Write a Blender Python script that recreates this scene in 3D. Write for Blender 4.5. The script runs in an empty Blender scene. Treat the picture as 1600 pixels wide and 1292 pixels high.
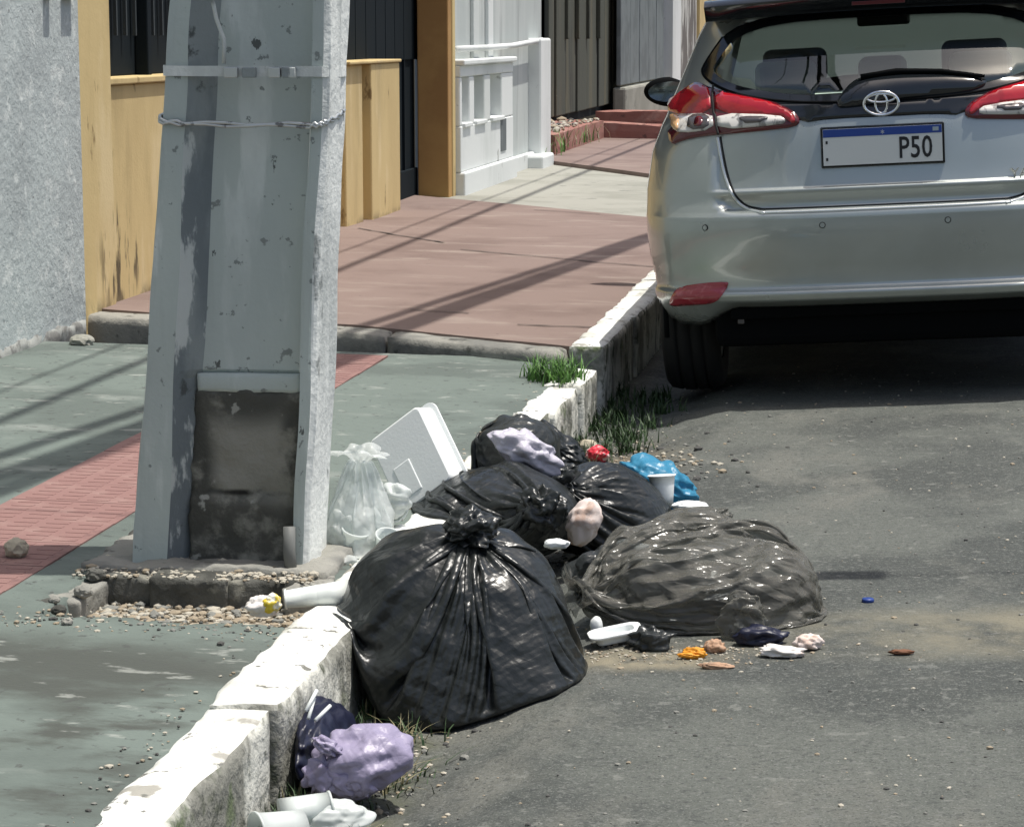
import bpy, bmesh, math, random
import numpy as np
from mathutils import Vector, Matrix, noise
from mathutils.bvhtree import BVHTree
from mathutils.geometry import delaunay_2d_cdt

sc = bpy.context.scene
col = sc.collection
# ================================================================= CAMERA
PW, PH, FPX = 1600, 1292, 4000.0            # photograph size, focal length in its pixels
VPX, VPY, ROLL, CAMH = 1430, 50, math.radians(1.2), 1.25
_ey = Vector(((VPX - PW / 2) / FPX, (PH / 2 - VPY) / FPX, -1)).normalized()   # street direction seen by the camera
_u0 = Vector((math.sin(ROLL), math.cos(ROLL), 0))
_ez = (_u0 - _u0.dot(_ey) * _ey).normalized()
_ex = _ey.cross(_ez)
RCW = Matrix((_ex, _ey, _ez))               # camera -> world
cam = bpy.data.cameras.new('camera'); camo = bpy.data.objects.new('camera', cam); col.objects.link(camo)
cam.sensor_fit = 'HORIZONTAL'; cam.sensor_width = 36; cam.lens = 36 * FPX / PW
cam.clip_start = 0.05; cam.clip_end = 2000
camo.matrix_world = Matrix.Translation((0, 0, CAMH)) @ RCW.to_4x4()
sc.camera = camo
# ================================================================= SKY, SUN, EXPOSURE
SUN = Vector((0.27, 0.06, 1.0)).normalized()
wd = bpy.data.worlds.new('World'); sc.world = wd; wd.use_nodes = True
_nt = wd.node_tree
_sk = _nt.nodes.new('ShaderNodeTexSky'); _sk.sky_type = 'NISHITA'; _sk.sun_disc = False
_sk.sun_elevation = math.asin(SUN.z); _sk.sun_rotation = math.atan2(SUN.x, SUN.y)
_sk.air_density = 1.0; _sk.dust_density = 4.0; _sk.ozone_density = 0.4
_nt.links.new(_sk.outputs[0], _nt.nodes['Background'].inputs[0])
_nt.nodes['Background'].inputs[1].default_value = 0.15
_L = bpy.data.lights.new('sun', 'SUN'); _L.energy = 4.8; _L.angle = math.radians(0.5); _L.color = (1.0, 0.965, 0.90)
_lo = bpy.data.objects.new('sun', _L); col.objects.link(_lo)
_lo.rotation_euler = (-SUN).to_track_quat('-Z', 'Y').to_euler()
sc.view_settings.view_transform = 'Standard'; sc.view_settings.look = 'None'
sc.view_settings.exposure = -0.06; sc.view_settings.gamma = 1.0; sc.view_settings.use_curve_mapping = False
sc.cycles.use_denoising = True
sc.cycles.max_bounces = 7; sc.cycles.transparent_max_bounces = 16; sc.cycles.transmission_bounces = 8
sc.cycles.caustics_reflective = False; sc.cycles.caustics_refractive = False

# ================================================================= PIXEL -> PLACE
ORG = Vector((0, 0, CAMH))
def ray(px, py): return RCW @ Vector(((px - PW / 2) / FPX, (PH / 2 - py) / FPX, -1.0))
def P(px, py, z=0.0):
    d = ray(px, py); return ORG + d * ((z - CAMH) / d.z)
def PX(px, py, X):
    d = ray(px, py); return ORG + d * (X / d.x)
def PY(px, py, Y):
    d = ray(px, py); return ORG + d * (Y / d.y)
def Yw(px, X): return PX(px, 200, X).y       # where a pixel column meets a street-parallel wall
def Zw(px, py, X): return PX(px, py, X).z

# ================================================================= MATERIALS
def mat(name, base, rough=0.75, metal=0.0, layers=(), bump=(), spec=0.5, coat=0.0, trans=0.0, alpha=1.0, rvar=None, ior=1.45, emit=None, sheen=0.0):
    m = bpy.data.materials.new(name); m.use_nodes = True
    nt = m.node_tree; p = nt.nodes['Principled BSDF']; lk = nt.links.new
    tc = nt.nodes.new('ShaderNodeTexCoord')
    def noise_out(s, st=(1, 1, 1), d=4, kind='noise', w=0.0, dist=0.0, rot=(0, 0, 0)):
        mp = nt.nodes.new('ShaderNodeMapping'); mp.inputs['Scale'].default_value = st; mp.inputs['Location'].default_value = (w, w * .7, w * 1.3)
        mp.inputs['Rotation'].default_value = rot
        lk(tc.outputs['Object'], mp.inputs[0])
        if kind == 'noise':
            n = nt.nodes.new('ShaderNodeTexNoise'); n.inputs['Scale'].default_value = s; n.inputs['Detail'].default_value = d
            n.inputs['Roughness'].default_value = 0.6; n.inputs['Distortion'].default_value = dist
            lk(mp.outputs[0], n.inputs['Vector']); return n.outputs[0]
        if kind == 'fold':                                  # sharp random creases: triangle waves in many directions
            nz = nt.nodes.new('ShaderNodeTexNoise'); nz.inputs['Scale'].default_value = s * .35; nz.inputs['Detail'].default_value = 2
            lk(mp.outputs[0], nz.inputs['Vector'])
            sc_ = nt.nodes.new('ShaderNodeVectorMath'); sc_.operation = 'SCALE'; sc_.inputs[3].default_value = 1.6 / s; lk(nz.outputs[1], sc_.inputs[0])
            av = nt.nodes.new('ShaderNodeVectorMath'); av.operation = 'ADD'; lk(mp.outputs[0], av.inputs[0]); lk(sc_.outputs[0], av.inputs[1])
            tot = None; rg = random.Random(int(s * 10))
            for q in range(7):
                dv = Vector((rg.gauss(0, 1), rg.gauss(0, 1), rg.gauss(0, 1))).normalized() * s * rg.uniform(.5, 1.6)
                dt = nt.nodes.new('ShaderNodeVectorMath'); dt.operation = 'DOT_PRODUCT'; dt.inputs[1].default_value = dv; lk(av.outputs[0], dt.inputs[0])
                pp = nt.nodes.new('ShaderNodeMath'); pp.operation = 'PINGPONG'; pp.inputs[1].default_value = 1.0; lk(dt.outputs['Value'], pp.inputs[0])
                if tot is None: tot = pp.outputs[0]
                else:
                    ad = nt.nodes.new('ShaderNodeMath'); ad.operation = 'ADD'; lk(tot, ad.inputs[0]); lk(pp.outputs[0], ad.inputs[1]); tot = ad.outputs[0]
            return mul(tot, 1 / 3.5)
        n = nt.nodes.new('ShaderNodeTexVoronoi'); n.inputs['Scale'].default_value = s
        n.feature = 'F1' if kind == 'voronoi' else 'DISTANCE_TO_EDGE'
        lk(mp.outputs[0], n.inputs['Vector']); return n.outputs[0]
    def ramp(v, lo, hi):
        r = nt.nodes.new('ShaderNodeMapRange'); r.interpolation_type = 'SMOOTHSTEP'
        r.inputs['From Min'].default_value = lo; r.inputs['From Max'].default_value = hi
        lk(v, r.inputs['Value']); return r.outputs[0]
    def mul(a, b):
        n = nt.nodes.new('ShaderNodeMath'); n.operation = 'MULTIPLY'; lk(a, n.inputs[0])
        if isinstance(b, float): n.inputs[1].default_value = b
        else: lk(b, n.inputs[1])
        return n.outputs[0]
    cur = None
    rgb = nt.nodes.new('ShaderNodeRGB'); rgb.outputs[0].default_value = (*base, 1); cur = rgb.outputs[0]
    for k, L in enumerate(layers):
        f = ramp(noise_out(L['s'], L.get('st', (1, 1, 1)), L.get('d', 4), L.get('k', 'noise'), L.get('w', k * 7.3), L.get('dist', 0.0), L.get('rot', (0, 0, 0))), L['lo'], L['hi'])
        if 'blob' in L:                                     # a stain with a shape of its own: centre, radii
            c, r = L['blob']
            mp = nt.nodes.new('ShaderNodeMapping'); mp.vector_type = 'POINT'
            mp.inputs['Scale'].default_value = [1 / q for q in r]; mp.inputs['Location'].default_value = [-a / q for a, q in zip(c, r)]
            lk(tc.outputs['Object'], mp.inputs[0])
            le = nt.nodes.new('ShaderNodeVectorMath'); le.operation = 'LENGTH'; lk(mp.outputs[0], le.inputs[0])
            f = mul(f, ramp(le.outputs['Value'], 1.0, L.get('soft', 0.35)))
        if 'a' in L: f = mul(f, float(L['a']))
        mx = nt.nodes.new('ShaderNodeMix'); mx.data_type = 'RGBA'
        lk(f, mx.inputs[0]); lk(cur, mx.inputs[6]); mx.inputs[7].default_value = (*L['c'], 1)
        cur = mx.outputs[2]
    lk(cur, p.inputs['Base Color'])
    p.inputs['Roughness'].default_value = rough; p.inputs['Metallic'].default_value = metal
    p.inputs['Specular IOR Level'].default_value = spec; p.inputs['IOR'].default_value = ior
    if coat: p.inputs['Coat Weight'].default_value = coat; p.inputs['Coat Roughness'].default_value = 0.04
    if trans: p.inputs['Transmission Weight'].default_value = trans
    if alpha < 1: p.inputs['Alpha'].default_value = alpha
    if sheen: p.inputs['Sheen Weight'].default_value = sheen
    if emit: p.inputs['Emission Color'].default_value = (*emit[0], 1); p.inputs['Emission Strength'].default_value = emit[1]
    if rvar:
        r = nt.nodes.new('ShaderNodeMapRange'); r.inputs['To Min'].default_value = rvar[1]; r.inputs['To Max'].default_value = rvar[2]
        r.inputs['From Min'].default_value = 0.3; r.inputs['From Max'].default_value = 0.7
        lk(noise_out(rvar[0], w=3.3), r.inputs['Value']); lk(r.outputs[0], p.inputs['Roughness'])
    nrm_ = None
    for k, b in enumerate(bump):                            # (scale, strength, distance, stretch, kind)
        bp = nt.nodes.new('ShaderNodeBump'); bp.inputs['Strength'].default_value = b[1]; bp.inputs['Distance'].default_value = b[2]
        lk(noise_out(b[0], b[3] if len(b) > 3 else (1, 1, 1), 5, b[4] if len(b) > 4 else 'noise', w=k * 3.1), bp.inputs['Height'])
        if nrm_: lk(nrm_, bp.inputs['Normal'])
        nrm_ = bp.outputs[0]
    if nrm_: lk(nrm_, p.inputs['Normal'])
    return m

def film(name, base, see=0.3, rough=0.3, bump=(), tr=0.35):
    """thin plastic film: part of the light passes straight, part scatters through, the rest is a glossy sheet"""
    m = mat(name, base, rough, bump=bump)
    nt = m.node_tree; p = nt.nodes['Principled BSDF']; out = nt.nodes['Material Output']; lk = nt.links.new
    t = nt.nodes.new('ShaderNodeBsdfTransparent'); t.inputs[0].default_value = (0.92, 0.95, 0.95, 1)
    tl = nt.nodes.new('ShaderNodeBsdfTranslucent'); tl.inputs[0].default_value = (*base, 1)
    a = nt.nodes.new('ShaderNodeMixShader'); a.inputs[0].default_value = tr; lk(p.outputs[0], a.inputs[1]); lk(tl.outputs[0], a.inputs[2])
    b = nt.nodes.new('ShaderNodeMixShader'); b.inputs[0].default_value = see; lk(a.outputs[0], b.inputs[1]); lk(t.outputs[0], b.inputs[2])
    lk(b.outputs[0], out.inputs[0]); return m

def pane(name, tint, refl=0.12, rough=0.02):
    """window glass: tinted, clear, with a mirror-like sheen that grows at grazing angles"""
    m = bpy.data.materials.new(name); m.use_nodes = True; nt = m.node_tree; lk = nt.links.new
    nt.nodes.remove(nt.nodes['Principled BSDF'])
    t = nt.nodes.new('ShaderNodeBsdfTransparent'); t.inputs[0].default_value = (*tint, 1)
    g = nt.nodes.new('ShaderNodeBsdfGlossy'); g.inputs['Roughness'].default_value = rough; g.inputs[0].default_value = (.9, .95, .95, 1)
    fr = nt.nodes.new('ShaderNodeFresnel'); fr.inputs[0].default_value = 1.5
    ad = nt.nodes.new('ShaderNodeMath'); ad.operation = 'ADD'; ad.use_clamp = True; ad.inputs[1].default_value = refl; lk(fr.outputs[0], ad.inputs[0])
    x = nt.nodes.new('ShaderNodeMixShader'); lk(ad.outputs[0], x.inputs[0]); lk(t.outputs[0], x.inputs[1]); lk(g.outputs[0], x.inputs[2])
    lk(x.outputs[0], nt.nodes['Material Output'].inputs[0]); return m

# ================================================================= OBJECT HELPERS
def tag(o, label=None, cat=None, group=None, kind=None):
    if label: o['label'] = label
    if cat: o['category'] = cat
    if group: o['group'] = group
    if kind: o['kind'] = kind
    return o
ABS = set()                                 # roots whose parts are written in world coordinates
def empty(name, loc=(0, 0, 0), label=None, cat=None, group=None):
    o = bpy.data.objects.new(name, None); col.objects.link(o); o.location = loc; o.empty_display_size = 0.05; ABS.add(o.name)
    return tag(o, label, cat, group)
def mobj(name, verts, faces, m, parent=None, smooth=False, label=None, cat=None, group=None, kind=None, bevel=0, seg=2, sub=0, mats=None, fmat=None):
    me = bpy.data.meshes.new(name); me.from_pydata([tuple(v) for v in verts], [], faces)
    for q in (mats or [m]): me.materials.append(q)
    if fmat is not None: me.polygons.foreach_set('material_index', fmat)
    if smooth: me.polygons.foreach_set('use_smooth', [True] * len(me.polygons))
    me.update()
    o = bpy.data.objects.new(name, me); col.objects.link(o)
    if parent:
        o.parent = parent
        if parent.name in ABS: o.matrix_parent_inverse = Matrix.Translation(-parent.location)
    if bevel:
        b = o.modifiers.new('bevel', 'BEVEL'); b.width = bevel; b.segments = seg; b.limit_method = 'ANGLE'; b.angle_limit = math.radians(35)
    if sub:
        s = o.modifiers.new('smooth', 'SUBSURF'); s.levels = 0; s.render_levels = sub
    return tag(o, label, cat, group, kind)
def BOX(x0, x1, y0, y1, z0, z1):
    v = [(x, y, z) for z in (z0, z1) for y in (y0, y1) for x in (x0, x1)]
    return v, [(0, 2, 3, 1), (4, 5, 7, 6), (0, 1, 5, 4), (2, 6, 7, 3), (0, 4, 6, 2), (1, 3, 7, 5)]
class MB:
    def __init__(s): s.v, s.f = [], []
    def add(s, vf):
        n = len(s.v); s.v += [tuple(p) for p in vf[0]]; s.f += [tuple(i + n for i in f) for f in vf[1]]; return s
    def box(s, *a): return s.add(BOX(*a))
def boxo(name, b, m, parent=None, bevel=0.004, **k): return mobj(name, *BOX(*b), m, parent, bevel=bevel, **k)
def TUBE(pts, r, n=8, cap=True):
    pts = [Vector(p) for p in pts]; V, Fc = [], []
    rr = r if isinstance(r, (list, tuple)) else [r] * len(pts)
    prev = None
    for i, p in enumerate(pts):
        d = (pts[min(i + 1, len(pts) - 1)] - pts[max(i - 1, 0)]).normalized()
        a = d.cross(Vector((0, 0, 1))) if abs(d.z) < 0.95 else d.cross(Vector((1, 0, 0)))
        a.normalize()
        if prev is not None:
            q = prev - prev.dot(d) * d
            if q.length > 1e-4: a = q.normalized()
        prev = a; b = d.cross(a)
        for k in range(n):
            t = 2 * math.pi * k / n; V.append(p + (a * math.cos(t) + b * math.sin(t)) * rr[i])
    for i in range(len(pts) - 1):
        for k in range(n):
            k2 = (k + 1) % n; Fc.append((i * n + k, i * n + k2, (i + 1) * n + k2, (i + 1) * n + k))
    if cap: Fc += [tuple(reversed(range(n))), tuple(range((len(pts) - 1) * n, len(pts) * n))]
    return V, Fc
def LATHE(prof, n=28, M=None, closed=False):
    """profile (r, z) turned round z, then placed by M"""
    V, Fc = [], []
    for r, z in prof:
        for k in range(n):
            t = 2 * math.pi * k / n; V.append(Vector((r * math.cos(t), r * math.sin(t), z)))
    for i in range(len(prof) - 1):
        for k in range(n):
            k2 = (k + 1) % n; Fc.append((i * n + k, i * n + k2, (i + 1) * n + k2, (i + 1) * n + k))
    if M is not None: V = [M @ v for v in V]
    return V, Fc
def SHEET(xs, ys, fz):
    V = [(x, y, fz(x, y)) for y in ys for x in xs]; n = len(xs)
    Fc = [(j * n + i, j * n + i + 1, (j + 1) * n + i + 1, (j + 1) * n + i) for j in range(len(ys) - 1) for i in range(n - 1)]
    return V, Fc
def ROUGHBOX(x0, x1, y0, y1, z0, z1, step, amp, seed=0, freq=6.0, rnd=.012):
    """box with evenly divided faces, worn by noise"""
    bm = bmesh.new()
    def grid(o, a, b, na, nb):
        vs = [[bm.verts.new(o + a * (i / na) + b * (j / nb)) for i in range(na + 1)] for j in range(nb + 1)]
        for j in range(nb):
            for i in range(na): bm.faces.new((vs[j][i], vs[j][i + 1], vs[j + 1][i + 1], vs[j + 1][i]))
    X, Y, Z = Vector((x1 - x0, 0, 0)), Vector((0, y1 - y0, 0)), Vector((0, 0, z1 - z0)); o = Vector((x0, y0, z0))
    nx, ny, nz = [max(1, int(round(q / step))) for q in (x1 - x0, y1 - y0, z1 - z0)]
    grid(o, Y, X, ny, nx); grid(o + Z, X, Y, nx, ny); grid(o, X, Z, nx, nz); grid(o + Y, Z, X, nz, nx); grid(o, Z, Y, nz, ny); grid(o + X, Y, Z, ny, nz)
    bmesh.ops.remove_doubles(bm, verts=bm.verts, dist=1e-5)
    c = Vector(((x0 + x1) / 2, (y0 + y1) / 2, (z0 + z1) / 2)); h = Vector(((x1 - x0) / 2, (y1 - y0) / 2, (z1 - z0) / 2))
    for v in bm.verts:
        d = v.co - c
        e = sum(1 for k in range(3) if abs(abs(d[k]) - h[k]) < 1e-5)
        n = Vector((d[0] / h[0], d[1] / h[1], d[2] / h[2]))
        s = Vector((seed * 3.7, seed * 1.9, seed * 2.3))
        v.co += noise.noise_vector(v.co * freq + s) * amp + noise.noise_vector(v.co * freq * 3.5 + s) * amp * 0.45
        if e >= 2: v.co -= Vector([n[k] * min(rnd, h[k] * .2) * (0.35 + 0.65 * abs(noise.noise(v.co * freq * 2 + s))) if abs(abs(d[k]) - h[k]) < 1e-5 else 0 for k in range(3)])
    V = [v.co.copy() for v in bm.verts]; bm.verts.index_update(); Fc = [[q.index for q in f.verts] for f in bm.faces]; bm.free()
    return V, Fc
_ICO = {}
def ICO(sub):
    if sub not in _ICO:
        bm = bmesh.new(); bmesh.ops.create_icosphere(bm, subdivisions=sub, radius=1); bm.verts.index_update()
        _ICO[sub] = ([v.co.copy() for v in bm.verts], [[q.index for q in f.verts] for f in bm.faces]); bm.free()
    return _ICO[sub]
def CRUMPLE(c, r, seed=0, amp=0.35, freq=1.6, sub=4, ground=None, rotz=0.0, sharp=1.0, tilt=0.0, fold=0.0):
    """a scrunched lump: ridged noise folds on a ball"""
    V0, Fc = ICO(sub); V = []; s = Vector((seed * 11.3, seed * 5.7, seed * 3.1)); Rm = Matrix.Rotation(rotz, 3, 'Z') @ Matrix.Rotation(tilt, 3, 'Y')
    c = Vector(c); rg = random.Random(seed); dirs = [(Vector((rg.gauss(0, 1), rg.gauss(0, 1), rg.gauss(0, 1))).normalized() * rg.uniform(1.2, 4.0), rg.random() * 2) for _ in range(8)]
    tri = lambda a: abs((a % 2) - 1)
    for v in V0:
        q = v + noise.noise_vector(v * freq * .8 + s) * 0.35
        a = 1 - abs(noise.noise(q * freq + s)) * 2.2
        b = 1 - abs(noise.noise(q * freq * 2.3 + s * 1.7)) * 2.2
        e = noise.noise(q * freq * 5 + s)
        k = 1 + amp * (0.55 * a + 0.30 * b * sharp + 0.12 * e - 0.45)
        if fold: k += fold * (sum(tri(q.dot(d_) + o_) for d_, o_ in dirs) / 4 - 1)
        p = c + Rm @ Vector((v.x * r[0] * k, v.y * r[1] * k, v.z * r[2] * k))
        if ground is not None: p.z = max(p.z, ground + 0.0015)
        V.append(p)
    return V, Fc
def fbm(x, y, f, seed=0.0, o=4):
    return noise.fractal(Vector((x * f + seed, y * f - seed * .7, seed * 1.3)), 1.0, 2.0, o)
# ---------------------------------------------------------------- plastic film solver (position based)
def film_bag(C, rad, knot, tube_r, slack=1.10, ruff=0.10, N=140, K=84, steps=110, seed=1, lumps=(),
             ground=lambda x, y: 0.0 * x, neck=0.02, grav=0.0016, bend=0.30, bottom=None, theta_slack=1.0,
             ruff_dir=None, rough=0.006, ruff_out=0.6, press=0.0, core=0.86, nl=16, lr=(0.22, 0.42), sym=False, wave=0.0, var=0.0, fold=0.0):
    """A film tube sealed below and gathered at a knot, draped over its contents (union of ellipsoids).
    Returns verts (n,3) and the row / column counts."""
    rng = np.random.RandomState(seed)
    C = np.array(C, float); rad = np.array(rad, float); knot = np.array(knot, float)
    if bottom is None: bottom = C - (knot - C) / np.linalg.norm((knot - C) / rad)
    bottom = np.array(bottom, float)
    ax = knot - C; ax /= np.linalg.norm(ax)
    h = np.array([0, 0, 1.0]) if abs(ax[2]) < 0.8 else np.array([0, -1.0, 0])
    u = np.cross(ax, h); u /= np.linalg.norm(u); v = np.cross(ax, u)
    th = np.arange(N) * 2 * math.pi / N
    ring = np.cos(th)[:, None] * u + np.sin(th)[:, None] * v           # N,3
    Rf = max(2, int(K * 0.16)) if ruff > 0 else 1
    M = K + Rf
    X = np.zeros((M, N, 3))
    for j in range(K):
        t = j / (K - 1)
        ph = math.pi * (1 - t)
        d = math.cos(ph) * ax + math.sin(ph) * ring
        k = 1 / np.sqrt(((d / rad) ** 2).sum(1))
        P_ = C + d * k[:, None] * 1.01
        # pull towards the knot and the bottom point
        w = max(0.0, (t - 0.72) / 0.28) ** 1.5
        P_ = P_ * (1 - w) + (knot + ring * neck) * w
        w = max(0.0, (0.18 - t) / 0.18) ** 1.5
        P_ = P_ * (1 - w) + (bottom + ring * 0.02) * w
        X[j] = P_
    rd = ax if ruff_dir is None else np.array(ruff_dir, float) / np.linalg.norm(ruff_dir)
    for j in range(Rf):
        t = (j + 1) / Rf
        wob = 1 + 0.30 * np.sin(3 * th + seed) * t + 0.30 * np.sin(7 * th + 2 * seed + 2 * t) * t + .12 * np.sin(12 * th + seed * 3) * t
        rise = t * (1.25 - 0.75 * t * t)
        X[K + j] = knot + rd * ruff * rise * (0.8 + 0.4 * np.sin(2 * th + seed)[:, None] * t + .12 * np.sin(7 * th + seed)[:, None] * t) + ring * (neck + (ruff * ruff_out) * (t ** 1.1) * wob[:, None])
    ds = np.linalg.norm(np.diff(X[:K], axis=0), axis=2).mean(1) * slack      # K-1
    ds = np.concatenate([ds, np.full(Rf, ruff / Rf * 1.25)])
    circ = np.linalg.norm(X - np.roll(X, 1, 1), axis=2).mean(1) * N
    full = 2 * math.pi * tube_r
    tt = np.arange(M) / (K - 1)
    rest_c = np.where(tt < 0.25, circ * 1.04, np.minimum(full, np.maximum(circ * 1.04, full * np.clip((tt - 0.25) / 0.3, 0, 1)))) * theta_slack
    if sym: rest_c = np.maximum(circ, full) * theta_slack
    rest_c = rest_c / N
    X += rng.normal(0, rough, X.shape) * (np.clip(np.minimum(tt * 4, 1), 0, 1) * (tt <= 1))[:, None, None]
    if wave:                                                          # long waves start the folds evenly
        r_ = X - C; r_ = r_ - (r_ @ ax)[..., None] * ax; r_ /= (np.linalg.norm(r_, axis=2, keepdims=True) + 1e-9)
        tj = tt[:, None]
        wv = np.sin(9 * th + seed + 2.2 * tj) + .8 * np.sin(14 * th + 2 * seed - 3 * tj) + .6 * np.sin(23 * th + 3 * seed + 4 * tj)
        X[:K] += (r_ * (wv * np.sin(np.pi * np.clip(tj, 0, 1)) * wave)[..., None])[:K]
    lum = [(C, rad * core)] + [(np.array(a, float), np.array(b, float)) for a, b in lumps]
    for _ in range(nl):                                               # boxes, bottles, scraps pressing out from inside
        d = rng.normal(0, 1, 3); d /= np.linalg.norm(d)
        r_ = rng.uniform(lr[0], lr[1], 3) * rad.mean()
        lum.append((C + d * (rad - r_ * 0.9), r_))
    knot_row = K - 1
    kn = knot + ring * neck * (1 + 0.5 * np.sin(9 * th + seed)[:, None])
    diag = np.sqrt(rest_c[:-1, None] ** 2 + ds[:, None] ** 2)[:, :, None]
    def fix(a, b, L, w):
        d = b - a
        l = np.sqrt((d * d).sum(-1, keepdims=True)) + 1e-9
        c = d * (w * 0.5 * (l - L) / l)
        return c
    V = np.zeros_like(X); ruff_pos = X[K:].copy()
    cv = np.ones(N)
    if var:                                                           # more film on some sides than on others
        for q in range(1, 6): cv += var * rng.normal(0, 1) / q ** .5 * np.sin(q * th + rng.uniform(0, 6.28)) * .6
        cv = np.clip(cv, .55, 1.7); cv /= cv.mean()
    rc = (rest_c[:, None] * cv[None, :])[:, :, None]
    for s in range(steps):
        Xp = X.copy()
        X = X + V * 0.9
        X[..., 2] -= grav
        if press:
            du = np.roll(X, -1, 1) - np.roll(X, 1, 1); dv = np.gradient(X, axis=0)
            nn = np.cross(du, dv); nn /= (np.sqrt((nn * nn).sum(-1, keepdims=True)) + 1e-9)
            X[:K - 1] += nn[:K - 1] * press
        for it in range(3):
            # around, red / black
            for o in (0, 1):
                A = X[:, o::2]; B = np.roll(X, -1, 1)[:, o::2]
                c = fix(A, B, rc[:, o::2], 0.95)
                X[:, o::2] += c
                Y = np.roll(X, -1, 1); Y[:, o::2] -= c; X = np.roll(Y, 1, 1)
            for o in (0, 1):
                A = X[o:-1:2]; B = X[o + 1::2]; n = min(len(A), len(B))
                c = fix(A[:n], B[:n], ds[o::2][:n, None, None], 0.95)
                X[o:-1:2][:n] += c; X[o + 1::2][:n] -= c
            # shear, both diagonals (Jacobi, soft)
            Y = np.roll(X, -1, 1)
            c = fix(X[:-1], Y[1:], diag, 0.22); X[:-1] += c; X[1:] -= np.roll(c, 1, 1)
            Y = np.roll(X, -1, 1)
            c = fix(X[1:], Y[:-1], diag, 0.22); X[1:] += c; X[:-1] -= np.roll(c, 1, 1)
            # bending: keep second neighbours from folding onto each other
            Y = np.roll(X, -2, 1); d = Y - X; l = np.sqrt((d * d).sum(-1, keepdims=True)) + 1e-9
            c = d / l * np.minimum(l - 2 * rc * 0.86, 0) * 0.5 * bend
            X = X + c - np.roll(c, 2, 1)
            d = X[2:] - X[:-2]; l = np.sqrt((d * d).sum(-1, keepdims=True)) + 1e-9
            L2 = (ds[1:] + ds[:-1])[:, None, None] * 0.86
            c = d / l * np.minimum(l - L2, 0) * 0.5 * bend
            X[:-2] += c; X[2:] -= c
            # contents and ground push out
            for (c0, r0) in (lum if it == 2 else lum[:1]):
                q = (X - c0) / r0
                k2 = (q * q).sum(-1, keepdims=True)
                ins = (k2 < 1)
                k1 = np.sqrt(np.maximum(k2, 1e-4))
                X = np.where(ins, c0 + q * r0 / k1, X)
            g = ground(X[..., 0], X[..., 1]) + 0.002
            X[..., 2] = np.maximum(X[..., 2], g)
            X[knot_row] = kn; X[K:] = ruff_pos
            X[0] = bottom + ring * 0.015; X[0, :, 2] = np.maximum(X[0, :, 2], ground(X[0, :, 0], X[0, :, 1]) + 0.002)
        V = X - Xp
        n = np.sqrt((V * V).sum(-1, keepdims=True)); V *= np.minimum(1, 0.01 / (n + 1e-9))
    if fold:                                                          # crinkles of thin film
        du = np.roll(X, -1, 1) - np.roll(X, 1, 1); dv = np.gradient(X, axis=0)
        nn = np.cross(du, dv); nn /= (np.sqrt((nn * nn).sum(-1, keepdims=True)) + 1e-9)
        h_ = np.zeros(X.shape[:2]); Q = X + .012 * np.sin(X[..., [1, 2, 0]] * 31 + seed)
        for q in range(9):
            d = rng.normal(0, 1, 3); d *= rng.uniform(14, 46) / np.linalg.norm(d)
            h_ += np.abs(((Q @ d + rng.uniform(0, 2)) % 2) - 1)
        X[1:K - 2] += (nn * ((h_ / 4.5 - 1) * fold)[..., None])[1:K - 2]
        X[..., 2] = np.maximum(X[..., 2], ground(X[..., 0], X[..., 1]) + 0.002)
    return X.reshape(-1, 3), M, N

def tube_faces(M, N):
    f = []
    for j in range(M - 1):
        a = j * N
        for i in range(N):
            k = (i + 1) % N
            f.append((a + i, a + k, a + N + k, a + N + i))
    f.append(tuple(reversed(range(N))))
    return f
# ================================================================= HEIGHTS OF THE PLACE
def smooth(a, b, x):
    t = np.clip((x - a) / (b - a), 0, 1); return t * t * (3 - 2 * t)
def zroad_np(x):
    x = np.asarray(x, float)
    crown = np.where(x > 3.2, 0.05 * 3.2 - 0.03 * (x - 3.2), 0.05 * x)
    return crown * smooth(-0.95, -0.60, x) + (-0.105) * (1 - smooth(-0.95, -0.60, x))
def zroad(x): return float(zroad_np(x))
KT = 0.075                                   # kerb top
def zwalk(x): return KT + 0.018 * (-1.2 - x)
def ground_np(x, y): return np.where(x < -1.08, KT, zroad_np(x))
def G(x, y=0): return KT if x < -1.08 else zroad(x)
def PG(px, py):
    """pixel -> point on the road / kerb surface"""
    p = P(px, py, 0)
    for _ in range(6): p = P(px, py, G(p.x))
    return p
def PR(px, py):
    p = P(px, py, 0)
    for _ in range(6): p = P(px, py, zroad(p.x))
    return p

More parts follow.
